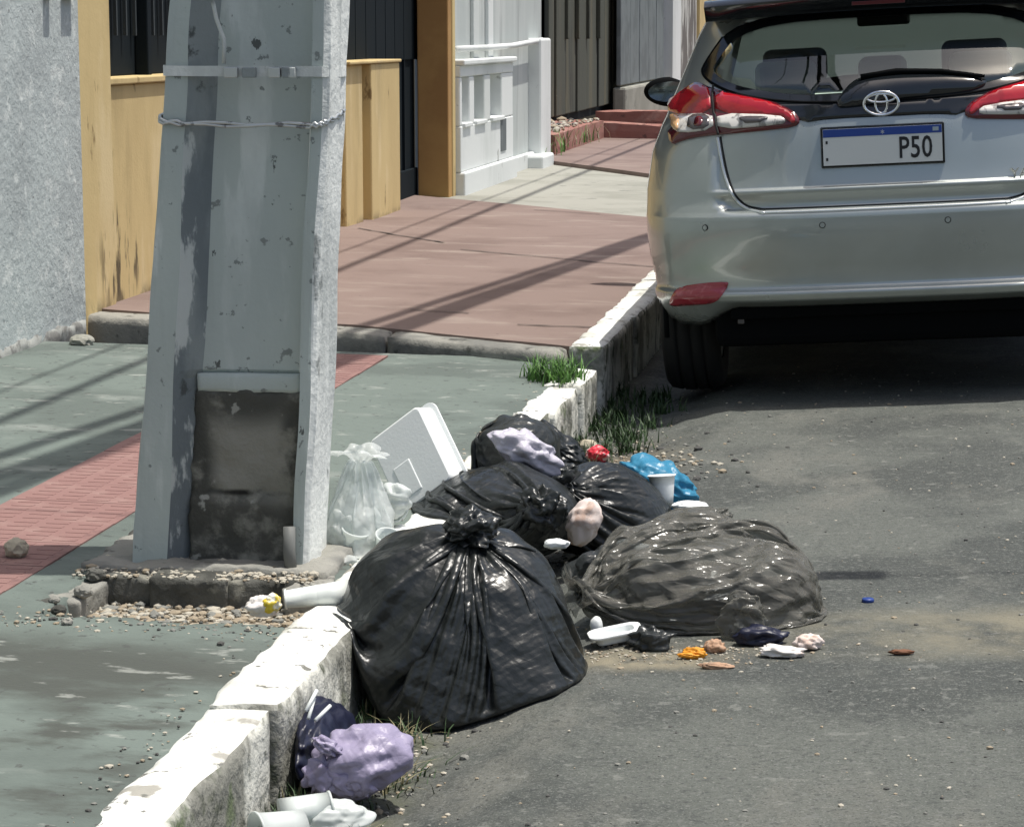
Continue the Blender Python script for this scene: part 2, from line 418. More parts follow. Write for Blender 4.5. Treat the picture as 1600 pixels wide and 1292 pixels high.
# ================================================================= MATERIALS OF THE SETTING
asphalt = mat('asphalt', (0.093, 0.101, 0.089), 0.9, layers=[
    dict(c=(0.050, 0.056, 0.051), s=1.3, lo=0.42, hi=0.58, d=8),
    dict(c=(0.119, 0.122, 0.106), s=2.6, lo=0.52, hi=0.66, d=8, st=(1, .5, 1)),
    dict(c=(0.19, 0.195, 0.18), s=240, lo=0.57, hi=0.66, d=2, a=.7),
    dict(c=(0.028, 0.03, 0.029), s=190, lo=0.57, hi=0.66, d=2, a=.7),
    dict(c=(0.128, 0.133, 0.122), s=70, lo=0.56, hi=0.66, d=3, a=.8),
    dict(c=(0.033, 0.036, 0.036), s=62, lo=0.57, hi=0.65, d=3, a=.45),
    dict(c=(0.199, 0.204, 0.185), s=21, lo=0.61, hi=0.67, d=7, a=.45),
    dict(c=(0.190, 0.176, 0.128), s=4.0, lo=0.30, hi=0.62, d=6, blob=((0.25, 5.32, 0), (0.95, 0.30, 3)), soft=.2),
    dict(c=(0.228, 0.204, 0.142), s=6.0, lo=0.36, hi=0.60, d=6, blob=((-0.50, 5.12, 0), (0.30, 0.14, 3)), soft=.2),
    dict(c=(0.095, 0.100, 0.067), s=4.0, lo=0.42, hi=0.60, d=6, blob=((-0.98, 3.9, 0), (0.17, 2.2, 3)), soft=.5),
    dict(c=(0.123, 0.104, 0.071), s=5.0, lo=0.36, hi=0.60, d=6, blob=((-0.86, 7.6, 0), (0.26, 1.0, 3)), soft=.3),
], bump=[(9, .35, .02), (60, .8, .006), (160, .7, .003)])
green_paint = mat('green_painted_cement', (0.132, 0.162, 0.144), 0.85, layers=[
    dict(c=(0.098, 0.120, 0.107), s=1.6, lo=0.44, hi=0.58, d=7, st=(.9, 1.1, 1)),
    dict(c=(0.19, 0.215, 0.195), s=2.2, lo=0.56, hi=0.68, d=7, st=(.8, 1.2, 1)),
    dict(c=(0.060, 0.067, 0.058), s=1.9, lo=0.40, hi=0.54, d=8, st=(.7, 1.4, 1), blob=((-1.62, 4.42, 0), (.85, .42, 2)), soft=.35),
    dict(c=(0.060, 0.067, 0.058), s=4.0, lo=0.46, hi=0.60, d=8, st=(.7, 1.4, 1), blob=((-1.35, 4.0, 0), (.22, 1.2, 2)), soft=.35),
    dict(c=(0.33, 0.345, 0.315), s=11, lo=0.60, hi=0.68, d=8, st=(.7, 1.4, 1), a=.55),
    dict(c=(0.06, 0.065, 0.06), s=28, lo=0.61, hi=0.67, d=4, a=.8),
], bump=[(7, .3, .01), (50, .45, .004), (150, .4, .002)])
brown_paint = mat('brown_red_cement', (0.206, 0.151, 0.130), 0.88, layers=[
    dict(c=(0.164, 0.116, 0.099), s=1.5, lo=0.45, hi=0.65, d=6),
    dict(c=(0.260, 0.206, 0.176), s=3.0, lo=0.55, hi=0.70, d=7, st=(.6, 1.3, 1)),
    dict(c=(0.101, 0.071, 0.063), s=26, lo=0.66, hi=0.72, d=4, a=.7),
], bump=[(8, .3, .008), (60, .4, .003)])
red_paint = mat('faded_red_tile', (0.238, 0.133, 0.119), 0.85, layers=[
    dict(c=(0.281, 0.176, 0.155), s=6, lo=0.48, hi=0.66, d=6), dict(c=(0.166, 0.090, 0.083), s=9, lo=0.58, hi=0.70, d=6)], bump=[(70, .4, .003)])
pale_slab = mat('pale_cement', (0.302, 0.299, 0.259), 0.88, layers=[
    dict(c=(0.238, 0.238, 0.202), s=1.3, lo=0.45, hi=0.62, d=6), dict(c=(0.158, 0.158, 0.137), s=5, lo=0.60, hi=0.70, d=7)], bump=[(8, .3, .008), (60, .4, .003)])
cement = mat('bare_cement', (0.27, 0.265, 0.235), 0.92, layers=[
    dict(c=(0.17, 0.17, 0.155), s=4, lo=0.45, hi=0.62, d=7), dict(c=(0.08, 0.08, 0.072), s=11, lo=0.58, hi=0.68, d=6)], bump=[(14, .6, .012), (70, .7, .005)])
dark_cement = mat('dirty_dark_cement', (0.10, 0.10, 0.088), 0.95, layers=[
    dict(c=(0.045, 0.046, 0.04), s=7, lo=0.42, hi=0.60, d=7), dict(c=(0.22, 0.215, 0.18), s=13, lo=0.60, hi=0.70, d=6)], bump=[(16, .8, .014), (70, .8, .006)])
whitewash = mat('whitewashed_kerb', (0.77, 0.78, 0.74), 0.85, layers=[
    dict(c=(0.56, 0.56, 0.50), s=5, lo=0.46, hi=0.62, d=6), dict(c=(0.33, 0.32, 0.28), s=9, lo=0.57, hi=0.64, d=7),
    dict(c=(0.16, 0.16, 0.14), s=24, lo=0.61, hi=0.66, d=5)], bump=[(9, .4, .012), (45, .6, .005)])
whitewash_worn = mat('worn_whitewash', (0.60, 0.60, 0.54), 0.9, layers=[
    dict(c=(0.22, 0.22, 0.19), s=7, lo=0.42, hi=0.56, d=7, st=(1, 1, .5)), dict(c=(0.09, 0.10, 0.07), s=12, lo=0.54, hi=0.66, d=7),
    dict(c=(0.12, 0.15, 0.08), s=5, lo=0.58, hi=0.68, d=5)], bump=[(12, .8, .02), (45, .8, .008)])
sand = mat('sandy_gravel_bed', (0.30, 0.26, 0.20), 0.95, layers=[
    dict(c=(0.19, 0.165, 0.125), s=14, lo=0.45, hi=0.6, d=6), dict(c=(0.42, 0.38, 0.31), s=50, lo=0.56, hi=0.66)], bump=[(30, .8, .01), (90, .8, .005)])

# ================================================================= ROAD
_xs = list(np.concatenate([np.arange(-1.12, -0.45, 0.012), np.arange(-0.45, 1.2, 0.05), np.arange(1.2, 8.01, 0.4)]))
_ys = list(np.concatenate([np.arange(-6, 2.6, 0.8), np.arange(2.6, 10.5, 0.03), np.arange(10.5, 20, 0.4), np.arange(20, 260, 8)]))
def _rz(x, y):
    e = 0.045 * fbm(y, 0, 0.9, 3.1) + 0.02 * fbm(y, 0, 6, 1.1) + 0.05 * math.exp(-((y - 7.0) / .8) ** 2)
    z = zroad(x + e) if x > -1.05 else zroad(x)
    if x < 1.4: z += 0.006 * fbm(x, y, 2.2, 5.0) + (0.006 * fbm(x, y, 14, 2.0) if x < -0.55 else 0.0015 * fbm(x, y, 14, 2.0))
    return z
mobj('road', *SHEET(_xs, _ys, _rz), asphalt, smooth=True, kind='structure')

# ================================================================= SIDEWALKS
PITX0, PITX1, PITY0, PITY1 = -1.74, -1.20, 4.87, 5.30
def _pit(x, y):
    j = 0.035 * fbm(x, y, 7, 4.4); k = 0.03 * fbm(x, y, 18, 8.4)
    dx = min(x - PITX0 + j + k, 9); dy = min(y - PITY0 + j - k, PITY1 - y)
    d = min(dx, dy)
    return max(0.0, min(1.0, d / 0.02))
def _gz(x, y):
    z = zwalk(x) + 0.004 * fbm(x, y, 1.1, 2.0) + 0.002 * fbm(x, y, 7, 3.0)
    if PITX0 - .1 < x and PITY0 - .1 < y < PITY1 + .05: z -= 0.075 * _pit(x, y)
    return z
_gx = list(np.concatenate([np.arange(-3.5, -1.9, .1), np.arange(-1.9, -1.165, .0125)])); _gy = list(np.concatenate([np.arange(-4, 4.6, .1), np.arange(4.6, 5.45, .0125), np.arange(5.45, 9.25, .1)]))
mobj('sidewalk', *SHEET(_gx, _gy, _gz), green_paint, smooth=True, kind='structure')
# ledge of bare cement and the raised brown stretch in front of the yellow house
def _lip(x): return 9.02 + (-(x + 1.3)) * 0.52 if x > -2.1 else 9.44 + (-(x + 2.1)) * .25
BZ = 0.125
def _bz(x, y): return BZ + 0.014 * (-1.2 - x) + 0.004 * fbm(x, y, .9, 6.0)
def edge_sheet(name, ya, yb, fz, m, x0=-3.5, x1=-1.19, nx=26, ny=50, depth=0.14):
    """slab between two lines y = ya(x), y = yb(x), with a front face"""
    V, Fc = [], []
    xs = np.linspace(x0, x1, nx)
    for j in range(ny + 1):
        for x in xs:
            y = ya(x) + (yb(x) - ya(x)) * j / ny; V.append((x, y, fz(x, y)))
    Fc = [(j * nx + i, j * nx + i + 1, (j + 1) * nx + i + 1, (j + 1) * nx + i) for j in range(ny) for i in range(nx - 1)]
    n = len(V)
    for i, x in enumerate(xs): V.append((V[i][0], V[i][1], V[i][2] - depth))
    Fc += [(n + i, n + i + 1, i + 1, i) for i in range(nx - 1)]
    return mobj(name, V, Fc, m, kind='structure')
_wb = lambda x: 15.62 + (-(x + 1.56)) * 0.86
_wf = lambda x: 20.0 + (-(x + 2.03)) * 1.65
edge_sheet('sidewalk', lambda x: _lip(x) + .16 + 0.02 * fbm(x, 0, 5, 1), _wb, _bz, brown_paint)
edge_sheet('sidewalk', _wb, _wf, lambda x, y: BZ - .012 + .014 * (-1.2 - x), pale_slab)
edge_sheet('sidewalk', _wf, lambda x: 60.0, lambda x, y: BZ + .02 + .014 * (-1.2 - x), brown_paint, x0=-3.8)
# bare cement lip, a broken line of pieces
_lm = []
for i in range(3):
    xa = -1.22 - i * 0.72; xb = xa - 0.715
    V, Fc = ROUGHBOX(xb, xa, 0, .19, -0.06, .118, .03, .004, seed=i, freq=8)
    V = [Vector((v.x, v.y + _lip(v.x) - .01, v.z + (.014 * (-1.2 - v.x) if v.z > .03 else 0))) for v in V]
    mobj('cement_lip', V, Fc, cement, smooth=True, kind='structure')
# wide scored joints in the brown stretch (thin dark gaps, real grooves)
dark_joint = mat('joint_dirt', (0.05, 0.042, 0.036), 0.95)
def joint(pa, pb, w, z, name='sidewalk_joint'):
    a, b = Vector(pa), Vector(pb); d = (b - a).normalized(); n = Vector((-d.y, d.x, 0)); V = []; k = 24
    for i in range(k + 1):
        p = a.lerp(b, i / k); p += n * 0.012 * fbm(p.x, p.y, 5, 2); ww = w * (.5 + .6 * abs(fbm(p.x, p.y, 9, 3)))
        V += [(p + n * ww), (p - n * ww)]
    V = [(v.x, v.y, z(v.x, v.y) + .004) for v in V]
    mobj(name, V, [(2 * i, 2 * i + 1, 2 * i + 3, 2 * i + 2) for i in range(k)], dark_joint, kind='structure')
for q in [((-3.1, 14.2), (-2.45, 13.4)), ((-2.3, 13.0), (-1.2, 12.3)), ((-1.5, 9.75), (-1.2, 9.72)), ((-2.0, 10.15), (-1.75, 10.1)), ((-2.35, 16.0), (-1.9, 15.75))]:
    joint((*q[0], 0), (*q[1], 0), .012, _bz)

# ---- tactile strip: red tiles with raised dashes
bm_v, bm_f = [], []
mbt = MB(); mbt.box(0, .346, 0, .2485, 0, .008)
for r in range(5):
    for c in range(4):
        x = .03 + c * .08; y = .02 + r * .048; mbt.box(x, x + .055, y, y + .022, .008, .0089)
_tile_me = bpy.data.meshes.new('tile'); _tile_me.from_pydata(mbt.v, [], mbt.f); _tile_me.materials.append(red_paint)
strip = tag(bpy.data.objects.new('tactile_strip', None), kind='structure'); col.objects.link(strip)
for i in range(26):
    y = 2.55 + i * 0.25
    t = bpy.data.objects.new('tile', _tile_me); col.objects.link(t); t.parent = strip
    t.location = (-2.215, y, zwalk(-2.215) - .004 + .0006 * math.sin(i * 2.3)); t.rotation_euler = (0.002 * math.sin(i * 3.1), math.atan(0.018), 0.004 * math.sin(i * 1.7))

# ================================================================= KERBS
kerb = tag(bpy.data.objects.new('kerb', None), kind='structure'); col.objects.link(kerb)
def kerb_stone(y0, y1, x0, x1, zt, seed, amp=.008):
    V, Fc = ROUGHBOX(x0, x1, y0, y1, -0.16, zt + .009, .022, amp, seed, 5.0)
    nx, ny, nz = [max(1, int(round(q / .022))) for q in (x1 - x0, y1 - y0, zt + .169)]
    fm = [1] * len(Fc)
    for i in range(nx * ny, 2 * nx * ny): fm[i] = 0
    return mobj('kerb_stone', V, Fc, None, kerb, smooth=True, mats=[whitewash, whitewash_worn], fmat=fm)
y = 1.2; k = 0; random.seed(4)
while y < 8.75:
    L = random.choice([0.62, 0.85, 0.95]) ; y1 = min(y + L, 8.86)
    kerb_stone(y + .004, y1 - .004, -1.205 - .006 * (k % 3), -1.085 + .012 * math.sin(k * 2.1), KT + .004 * math.sin(k * 1.9), k + 1)
    y = y1; k += 1
y = 9.02
while y < 30:
    L = 1.0; kerb_stone(y + .004, y + L - .004, -1.205, -1.07 + .006 * math.sin(k * 3.3), BZ + .012 + .004 * math.sin(k), k + 1, amp=.006) if y < 17 else \
        boxo('kerb_stone', (-1.205, -1.07, y + .004, y + L - .004, -.16, BZ + .012), whitewash, kerb)
    y += L; k += 1

# ================================================================= PIT IN FRONT OF THE POLE
boxo('gravel_bed', (PITX0 - .05, -1.2, PITY0 - .05, PITY1 + .06, -.05, zwalk(-1.5) - .052), sand, bevel=0, kind='structure')
def stones(name, n, place, size, mats_, seed, kind='stuff', label=None, sub=1):
    rng = random.Random(seed); V, Fc, fm = [], [], []; V0, F0 = ICO(sub)
    for i in range(n):
        p = place(rng); s = rng.uniform(*size) * (1 if rng.random() < .8 else 1.7); a = rng.uniform(0, 6.28); R_ = Matrix.Rotation(a, 3, 'Z')
        sx, sy, sz = s * rng.uniform(.7, 1.3), s * rng.uniform(.7, 1.3), s * rng.uniform(.4, .8); n0 = len(V); mi = rng.randrange(len(mats_))
        for v in V0:
            w = v * (1 + .35 * noise.noise(v * 1.7 + Vector((i * 3.1, 0, 0))))
            q = R_ @ Vector((w.x * sx, w.y * sy, w.z * sz)); V.append(Vector(p) + q + Vector((0, 0, sz * .3)))
        Fc += [tuple(k + n0 for k in f) for f in F0]; fm += [mi] * len(F0)
    return mobj(name, V, Fc, None, mats=mats_, fmat=fm, kind=kind, label=label)
peb = [mat('pebble_pale', (.42, .39, .32), .9), mat('pebble_tan', (.30, .25, .18), .9), mat('pebble_grey', (.20, .20, .18), .9), mat('pebble_dark', (.07, .07, .065), .9)]
zp = zwalk(-1.5) - .052
stones('gravel', 1500, lambda r: (r.uniform(PITX0 - .02, -1.21), r.uniform(PITY0 - .03, PITY1 - .02), zp + .002), (.003, .009), peb[:3] + peb[:2], 3)
stones('gravel', 260, lambda r: (lambda x, y: (x, y, zwalk(x)))(r.uniform(-1.95, -1.2), r.gauss(4.83, .05)), (.002, .005), peb, 5)
stones('gravel', 1500, lambda r: (lambda x, y: (x, y, _rz(x, y)))(r.uniform(-.95, 1.1), 3.3 + 6.5 * r.random() ** 1.5), (.0015, .0042), peb, 8)
stones('gravel', 1400, lambda r: (lambda x, y: (x, y, _rz(x, y)))(r.gauss(-.93, .07), r.uniform(3.4, 8.7)), (.002, .006), peb, 9)
stones('gravel', 420, lambda r: (lambda x, y: (x, y, _rz(x, y)))(r.gauss(-.80, .13), r.gauss(7.45, .32)), (.003, .010), peb, 10)
stones('gravel', 300, lambda r: (lambda x, y: (x, y, _rz(x, y)))(r.gauss(-.46, .15), r.gauss(5.16, .05)), (.0015, .004), peb[:2], 11)
stones('gravel', 260, lambda r: (lambda x, y: (x, y, zwalk(x)))(-1.21 - abs(r.gauss(0, .04)), r.uniform(3.4, 8.8)), (.0015, .0045), peb, 12)
# broken cement round the pole foot: slab edge in dark pieces
for i, (xa, xb, ya, yb, zt, m_) in enumerate([(-1.74, -1.60, 5.22, 5.36, .087, dark_cement), (-1.605, -1.43, 5.20, 5.36, .094, dark_cement), (-1.435, -1.29, 5.21, 5.36, .090, dark_cement),
        (-1.82, -1.70, 5.02, 5.24, .082, cement), (-1.30, -1.215, 5.16, 5.33, .084, cement), (-1.80, -1.74, 4.90, 5.03, .083, dark_cement)]):
    tag(mobj('cement_chunk', *ROUGHBOX(xa, xb, ya, yb, -.02, zt, .010, .007, 20 + i, 16, .004), m_, smooth=True), kind='structure')
# pale mortar skirt under the pole
tag(mobj('mortar_skirt', *ROUGHBOX(-1.79, -1.23, 5.30, 5.86, .03, .099, .016, .010, 33, 12, .005), cement, smooth=True), kind='structure')

stones('gravel', 380, lambda r: (r.uniform(-1.78, -1.24), 5.21 + abs(r.gauss(0, .09)), .091), (.0025, .007), peb[:2] + peb[:1], 41)
# ================================================================= UTILITY POLE
pole_paint = mat('flaking_pale_paint', (0.46, 0.515, 0.485), 0.8, layers=[
    dict(c=(0.62, 0.665, 0.635), s=5, lo=.555, hi=.62, d=7, st=(1.6, 1, .3)), dict(c=(0.34, 0.38, 0.355), s=8, lo=.54, hi=.66, d=6, st=(1.6, 1, .12), a=.6),
    dict(c=(0.42, 0.47, 0.45), s=2.5, lo=.42, hi=.62, d=6, st=(1, 1, .4)), dict(c=(0.22, 0.245, 0.235), s=26, lo=.625, hi=.66, d=7),
    dict(c=(0.10, 0.11, 0.105), s=15, lo=.655, hi=.68, d=8, st=(1.4, 1, .7))], bump=[(10, .25, .008), (60, .4, .003)])
pole_white = mat('sunlit_white_paint', (0.80, 0.825, 0.79), 0.85, layers=[  # whiter paint that puts sunlight into the colour of the pole's right side
    dict(c=(0.55, 0.58, 0.56), s=4, lo=.45, hi=.62, d=6, st=(1, 1, .3)), dict(c=(0.25, 0.27, 0.26), s=9, lo=.60, hi=.67, d=8, st=(1.5, 1, .5))], bump=[(14, .5, .010), (60, .6, .004)])
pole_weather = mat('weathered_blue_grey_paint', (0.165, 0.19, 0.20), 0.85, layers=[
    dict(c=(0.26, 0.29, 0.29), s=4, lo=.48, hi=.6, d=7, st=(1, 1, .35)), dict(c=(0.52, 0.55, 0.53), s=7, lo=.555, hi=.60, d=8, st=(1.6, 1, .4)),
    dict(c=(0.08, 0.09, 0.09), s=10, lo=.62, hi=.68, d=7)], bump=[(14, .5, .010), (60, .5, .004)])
infill = mat('stained_infill_cement', (0.20, 0.20, 0.172), 0.95, layers=[
    dict(c=(0.255, 0.25, 0.215), s=3, lo=.40, hi=.6, d=6),
    dict(c=(0.075, 0.075, 0.065), s=12, lo=.42, hi=.58, d=8, blob=((-1.47, 5.45, .13), (.25, .6, .14)), soft=.6),
    dict(c=(0.075, 0.075, 0.065), s=8, lo=.38, hi=.54, d=8, blob=((-1.44, 5.45, .46), (.22, .6, .09)), soft=.3),
    dict(c=(0.07, 0.07, 0.06), s=9, lo=.36, hi=.50, d=8, blob=((-1.56, 5.45, .3), (.07, .6, .3)), soft=.4), dict(c=(0.07, 0.07, 0.06), s=9, lo=.38, hi=.52, d=8, blob=((-1.325, 5.45, .3), (.05, .6, .3)), soft=.4),
    dict(c=(0.02, 0.02, 0.018), s=9, lo=.34, hi=.50, d=6, blob=((-1.44, 5.45, .247), (.13, .6, .011)), soft=.2),
    dict(c=(0.30, 0.30, 0.27), s=20, lo=.63, hi=.69, d=6)], bump=[(14, .7, .012), (60, .7, .005)])
galv = mat('galvanised_steel', (0.55, 0.57, 0.56), 0.42, 0.85, layers=[dict(c=(0.2, .2, .2), s=30, lo=.58, hi=.66, d=4)], bump=[(60, .3, .002)])
pole = empty('utility_pole', (-1.5, 5.46, .09), 'tall tapered concrete utility pole with flaking pale paint and a recessed front face', 'pole')
ZB, ZT = 0.09, 1.32
xb = [-1.702, -1.613, -1.565, -1.338, -1.325, -1.290]; xt = [-1.588, -1.530, -1.478, -1.272, -1.260, -1.224]
PY0, REC, PD = 5.365, 0.055, 0.19
def pole_x(i, z):
    t = (z - ZB) / (ZT - ZB); t = t if t < 1.1 else 1.1 + (t - 1.1) * 0.35
    return xb[i] + (xt[i] - xb[i]) * t
zs = list(np.arange(0.02, 1.7, .02)) + list(np.arange(1.7, 7.6, .35))
V, Fc, fm = [], [], []
def prof(z):
    X = [pole_x(i, z) for i in range(6)]
    r = REC if z > .50 else REC + .018
    return [(X[0] + .03, PY0 + PD + .05), (X[0] + .0, PY0 + .05), (X[0] + .014, PY0), (X[1], PY0), (X[2], PY0 + r), (X[3], PY0 + r), (X[4], PY0), (X[5] - .012, PY0), (X[5], PY0 + .012),
            (X[5] + .004, PY0 + PD * .55), (X[5] - .006, PY0 + PD * .58), (X[5] - .002, PY0 + PD), (X[5] - .03, PY0 + PD + .05)]
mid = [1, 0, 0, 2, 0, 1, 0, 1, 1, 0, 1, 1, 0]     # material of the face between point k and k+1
PROF_SUB = 4
nrow = None
for z in zs:
    pr = prof(z); row = []
    for k in range(len(pr)):
        a, b = pr[k], pr[(k + 1) % len(pr)]
        for s in range(PROF_SUB):
            t = s / PROF_SUB; x, y_ = a[0] + (b[0] - a[0]) * t, a[1] + (b[1] - a[1]) * t
            q = Vector((x * 9, y_ * 9, z * 5)); w = .0035 if z < 1.7 else 0
            if s == 0: w *= 1.9
            row.append((x + w * noise.noise(q), y_ + w * noise.noise(q + Vector((9, 2, 4))) , z))
    nrow = len(row); V += row
for j in range(len(zs) - 1):
    for i in range(nrow):
        k = (i + 1) % nrow; Fc.append((j * nrow + i, j * nrow + k, (j + 1) * nrow + k, (j + 1) * nrow + i)); fm.append(mid[i // PROF_SUB])
Fc.append(tuple(range((len(zs) - 1) * nrow, len(zs) * nrow))); fm.append(0)
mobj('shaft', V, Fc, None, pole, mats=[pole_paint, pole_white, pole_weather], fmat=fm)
# lip over the lower hatch and the rough cement that fills it
V, Fc = ROUGHBOX(pole_x(2, .5) - .012, pole_x(3, .5) + .006, PY0 + .043, PY0 + .085, .470, .512, .012, .003, 4, 14)
mobj('hatch_lip', V, Fc, pole_paint, pole, smooth=True)
V, Fc = ROUGHBOX(-1.575, -1.322, PY0 + .045, PY0 + .10, .06, .475, .012, .009, 8, 12)
V = [Vector((v.x + .034 * (v.z - .06) * (1 if v.x > -1.45 else 1.2), v.y + (.010 if abs(v.z - .245 - .02 * noise.noise(v * 22)) < .007 and -1.53 < v.x < -1.36 else 0) - (.006 if v.z < .235 else 0), v.z)) for v in V]
mobj('cement_infill', V, Fc, infill, pole, smooth=True)
# steel strap with buckles and a twisted tie wire
def round_pole(z, off, dz=lambda t: 0):
    p = prof(z); idx = [0, 1, 2, 3, 6, 7, 8, 9, 11]
    out = []
    for k in range(len(idx) - 1):
        a, b = p[idx[k]], p[idx[k + 1]]
        for s in range(6):
            t = s / 6; out.append((a[0] + (b[0] - a[0]) * t, a[1] + (b[1] - a[1]) * t))
    out.append(p[idx[-1]])
    cx = sum(q[0] for q in out) / len(out)
    return [Vector((x + off * (1 if x > cx else -1) * (abs(x - cx) > .17), y_ - off, z + dz(i / len(out)))) for i, (x, y_) in enumerate(out)]
path = round_pole(1.172, .005, lambda t: -.006 * t)
V, Fc = [], []
for i, p in enumerate(path): V += [p + Vector((0, 0, .011)), p - Vector((0, 0, .011)), p + Vector((0, .003, -.011)), p + Vector((0, .003, .011))]
for i in range(len(path) - 1):
    a, b = i * 4, i * 4 + 4; Fc += [(a, a + 1, b + 1, b), (a + 2, a + 3, b + 3, b + 2), (a + 3, a, b, b + 3), (a + 1, a + 2, b + 2, b + 1)]
strap = mobj('steel_strap', V, Fc, pole_white, pole)
for i, (px, w) in enumerate([(362, .030), (390, .030), (430, .026), (452, .030)]):
    q = PY(px, 113, PY0 - .008); boxo('buckle', (q.x - w / 2, q.x + w / 2, PY0 - .018, PY0 - .005, q.z - .012, q.z + .010), pole_weather if i % 2 else galv, strap, bevel=.002)
V, Fc = TUBE([p + Vector((0, 0, .003 * math.sin(i * 1.7))) for i, p in enumerate(round_pole(1.085, .006, lambda t: -.028 * math.sin(math.pi * t)))], .0042, 6)
mobj('tie_wire', V, Fc, galv, pole, smooth=True)
V, Fc = TUBE([p + Vector((0, 0, .003 * math.cos(i * 1.7) - .004)) for i, p in enumerate(round_pole(1.085, .007, lambda t: -.028 * math.sin(math.pi * t)))], .0035, 6)
mobj('tie_wire', V, Fc, galv, pole, smooth=True)
V, Fc = TUBE([PY(318, -60, PY0 - .004), PY(332, 0, PY0 - .004), PY(338, 30, PY0 - .002), PY(350, 62, PY0 - .004), PY(350, 100, PY0 - .004)], .0045, 6)
mobj('thin_cable', V, Fc, pole_white, pole, smooth=True)
pvc_grey = mat('dirty_grey_pipe', (.16, .165, .155), .6, layers=[dict(c=(.3, .3, .28), s=14, lo=.58, hi=.68)])
b0 = PY(455, 885, PY0 - .02)
V, Fc = TUBE([(b0.x, b0.y, .08), (b0.x - .004, b0.y, .13), (b0.x - .004, b0.y + .004, .185)], .0135, 10)
mobj('conduit_stub', V, Fc, pvc_grey, pole, smooth=True)

# ================================================================= OVERHEAD CABLES (their shadows cross the pavement)
black_rubber = mat('black_cable', (.02, .02, .02), .6)
def cable(xs_, z, r, label, sag=.25):
    sh = SUN.x / SUN.z * z
    pts = []
    for i in range(33):
        yy = -22 + i * 3.6; t = (yy - 30) / 52; pts.append((xs_[0] + (xs_[1] - xs_[0]) * (yy - 6) / 10 + sh, yy, z - sag * (1 - t * t)))
    return mobj('overhead_cable', *TUBE(pts, r, 8), black_rubber, smooth=True, label=label, cat='cable', group='cables overhead along the street')
for i, (xa, xb_, z, r) in enumerate([(-2.42, -1.32, 5.2, .048), (-2.53, -1.30, 5.35, .048), (-2.68, -1.36, 5.3, .034), (-2.78, -2.74, 5.6, .026), (-3.0, -2.95, 5.1, .010)]):
    cable((xa, xb_), z, r, 'black cable strung high along the street over the road')
blob = P(1320, 900, 0)  # added unseen box and cable, there only to cast a dark blob here
span = mobj('added_shadow_cable', *TUBE([(-8, blob.y + .28, 4.3), (0, blob.y + .28, 4.08), (blob.x + SUN.x / SUN.z * 4, blob.y + .28, 4.0), (12, blob.y + .28, 4.4)], .004, 6), black_rubber, smooth=True,
    label='added thin black cable above the road with an unseen shadow-casting box on it', cat='cable')
mobj('added_shadow_box', *BOX(blob.x + SUN.x / SUN.z * 4 - .085, blob.x + SUN.x / SUN.z * 4 + .085, blob.y + .28 - .05, blob.y + .28 + .05, 3.93, 4.03), black_rubber, span, bevel=.02)

# ================================================================= HOUSE FRONTS
stucco = mat('rough_grey_stucco', (0.47, 0.52, 0.51), 0.95, layers=[
    dict(c=(0.40, 0.44, 0.435), s=1.6, lo=.42, hi=.62, d=6), dict(c=(0.58, 0.62, 0.60), s=14, lo=.55, hi=.66, d=5), dict(c=(0.19, 0.205, 0.20), s=40, lo=.64, hi=.71, d=4)],
    bump=[(6, .4, .02), (32, .55, .010), (95, .5, .004)])
yellow = mat('ochre_yellow_paint', (0.60, 0.465, 0.225), 0.85, layers=[
    dict(c=(0.54, 0.41, 0.195), s=1.4, lo=.42, hi=.62, d=6, st=(1, 1, .5)), dict(c=(0.66, 0.53, 0.29), s=3, lo=.54, hi=.68, d=6, st=(1, 1, .3)),
    dict(c=(0.36, 0.265, 0.12), s=2.2, lo=.50, hi=.66, d=7, st=(1, 1, .25), a=.55), dict(c=(0.25, 0.17, 0.07), s=7, lo=.64, hi=.70, d=7, st=(1, 1, .35)), dict(c=(0.10, 0.075, 0.04), s=9, lo=.50, hi=.58, d=7, st=(1, 1.5, .28), blob=((-3.23, 10.2, .33), (.4, .4, .26)), soft=.5), dict(c=(0.12, 0.09, 0.05), s=6, lo=.44, hi=.60, d=7, blob=((-3.2, 12, .08), (.6, 9, .14)), soft=.3)],
    bump=[(8, .2, .01), (60, .3, .003)])
ochre = mat('brown_ochre_paint', (0.42, 0.245, 0.085), 0.8, layers=[dict(c=(0.36, 0.20, 0.07), s=2, lo=.45, hi=.62, d=6)], bump=[(40, .2, .003)])
white_wall = mat('white_wall_paint', (0.684, 0.707, 0.693), 0.85, layers=[
    dict(c=(0.576, 0.603, 0.585), s=1.2, lo=.45, hi=.65, d=6, st=(1, 1, .4)), dict(c=(0.360, 0.369, 0.351), s=6, lo=.66, hi=.74, d=7)], bump=[(9, .2, .01), (60, .3, .003)])
pale_wall = mat('pale_grey_wall_paint', (0.440, 0.475, 0.462), 0.88, layers=[dict(c=(0.528, 0.554, 0.537), s=1.8, lo=.46, hi=.64, d=6, st=(1, 1, .12)), dict(c=(0.352, 0.378, 0.370), s=3, lo=.55, hi=.70, d=6, st=(1, 1, .2))], bump=[(9, .2, .01)])
navy_metal = mat('black_painted_metal', (0.008, 0.013, 0.017), 0.8, .0, spec=.15)
bar_grey = mat('grey_gate_bar', (0.05, 0.06, 0.065), .6, spec=.2)
grey_metal = mat('grey_metal_sheet', (0.165, 0.19, 0.195), .6, layers=[dict(c=(0.12, .14, .145), s=2, lo=.45, hi=.6)], bump=[(12, .2, .006)])
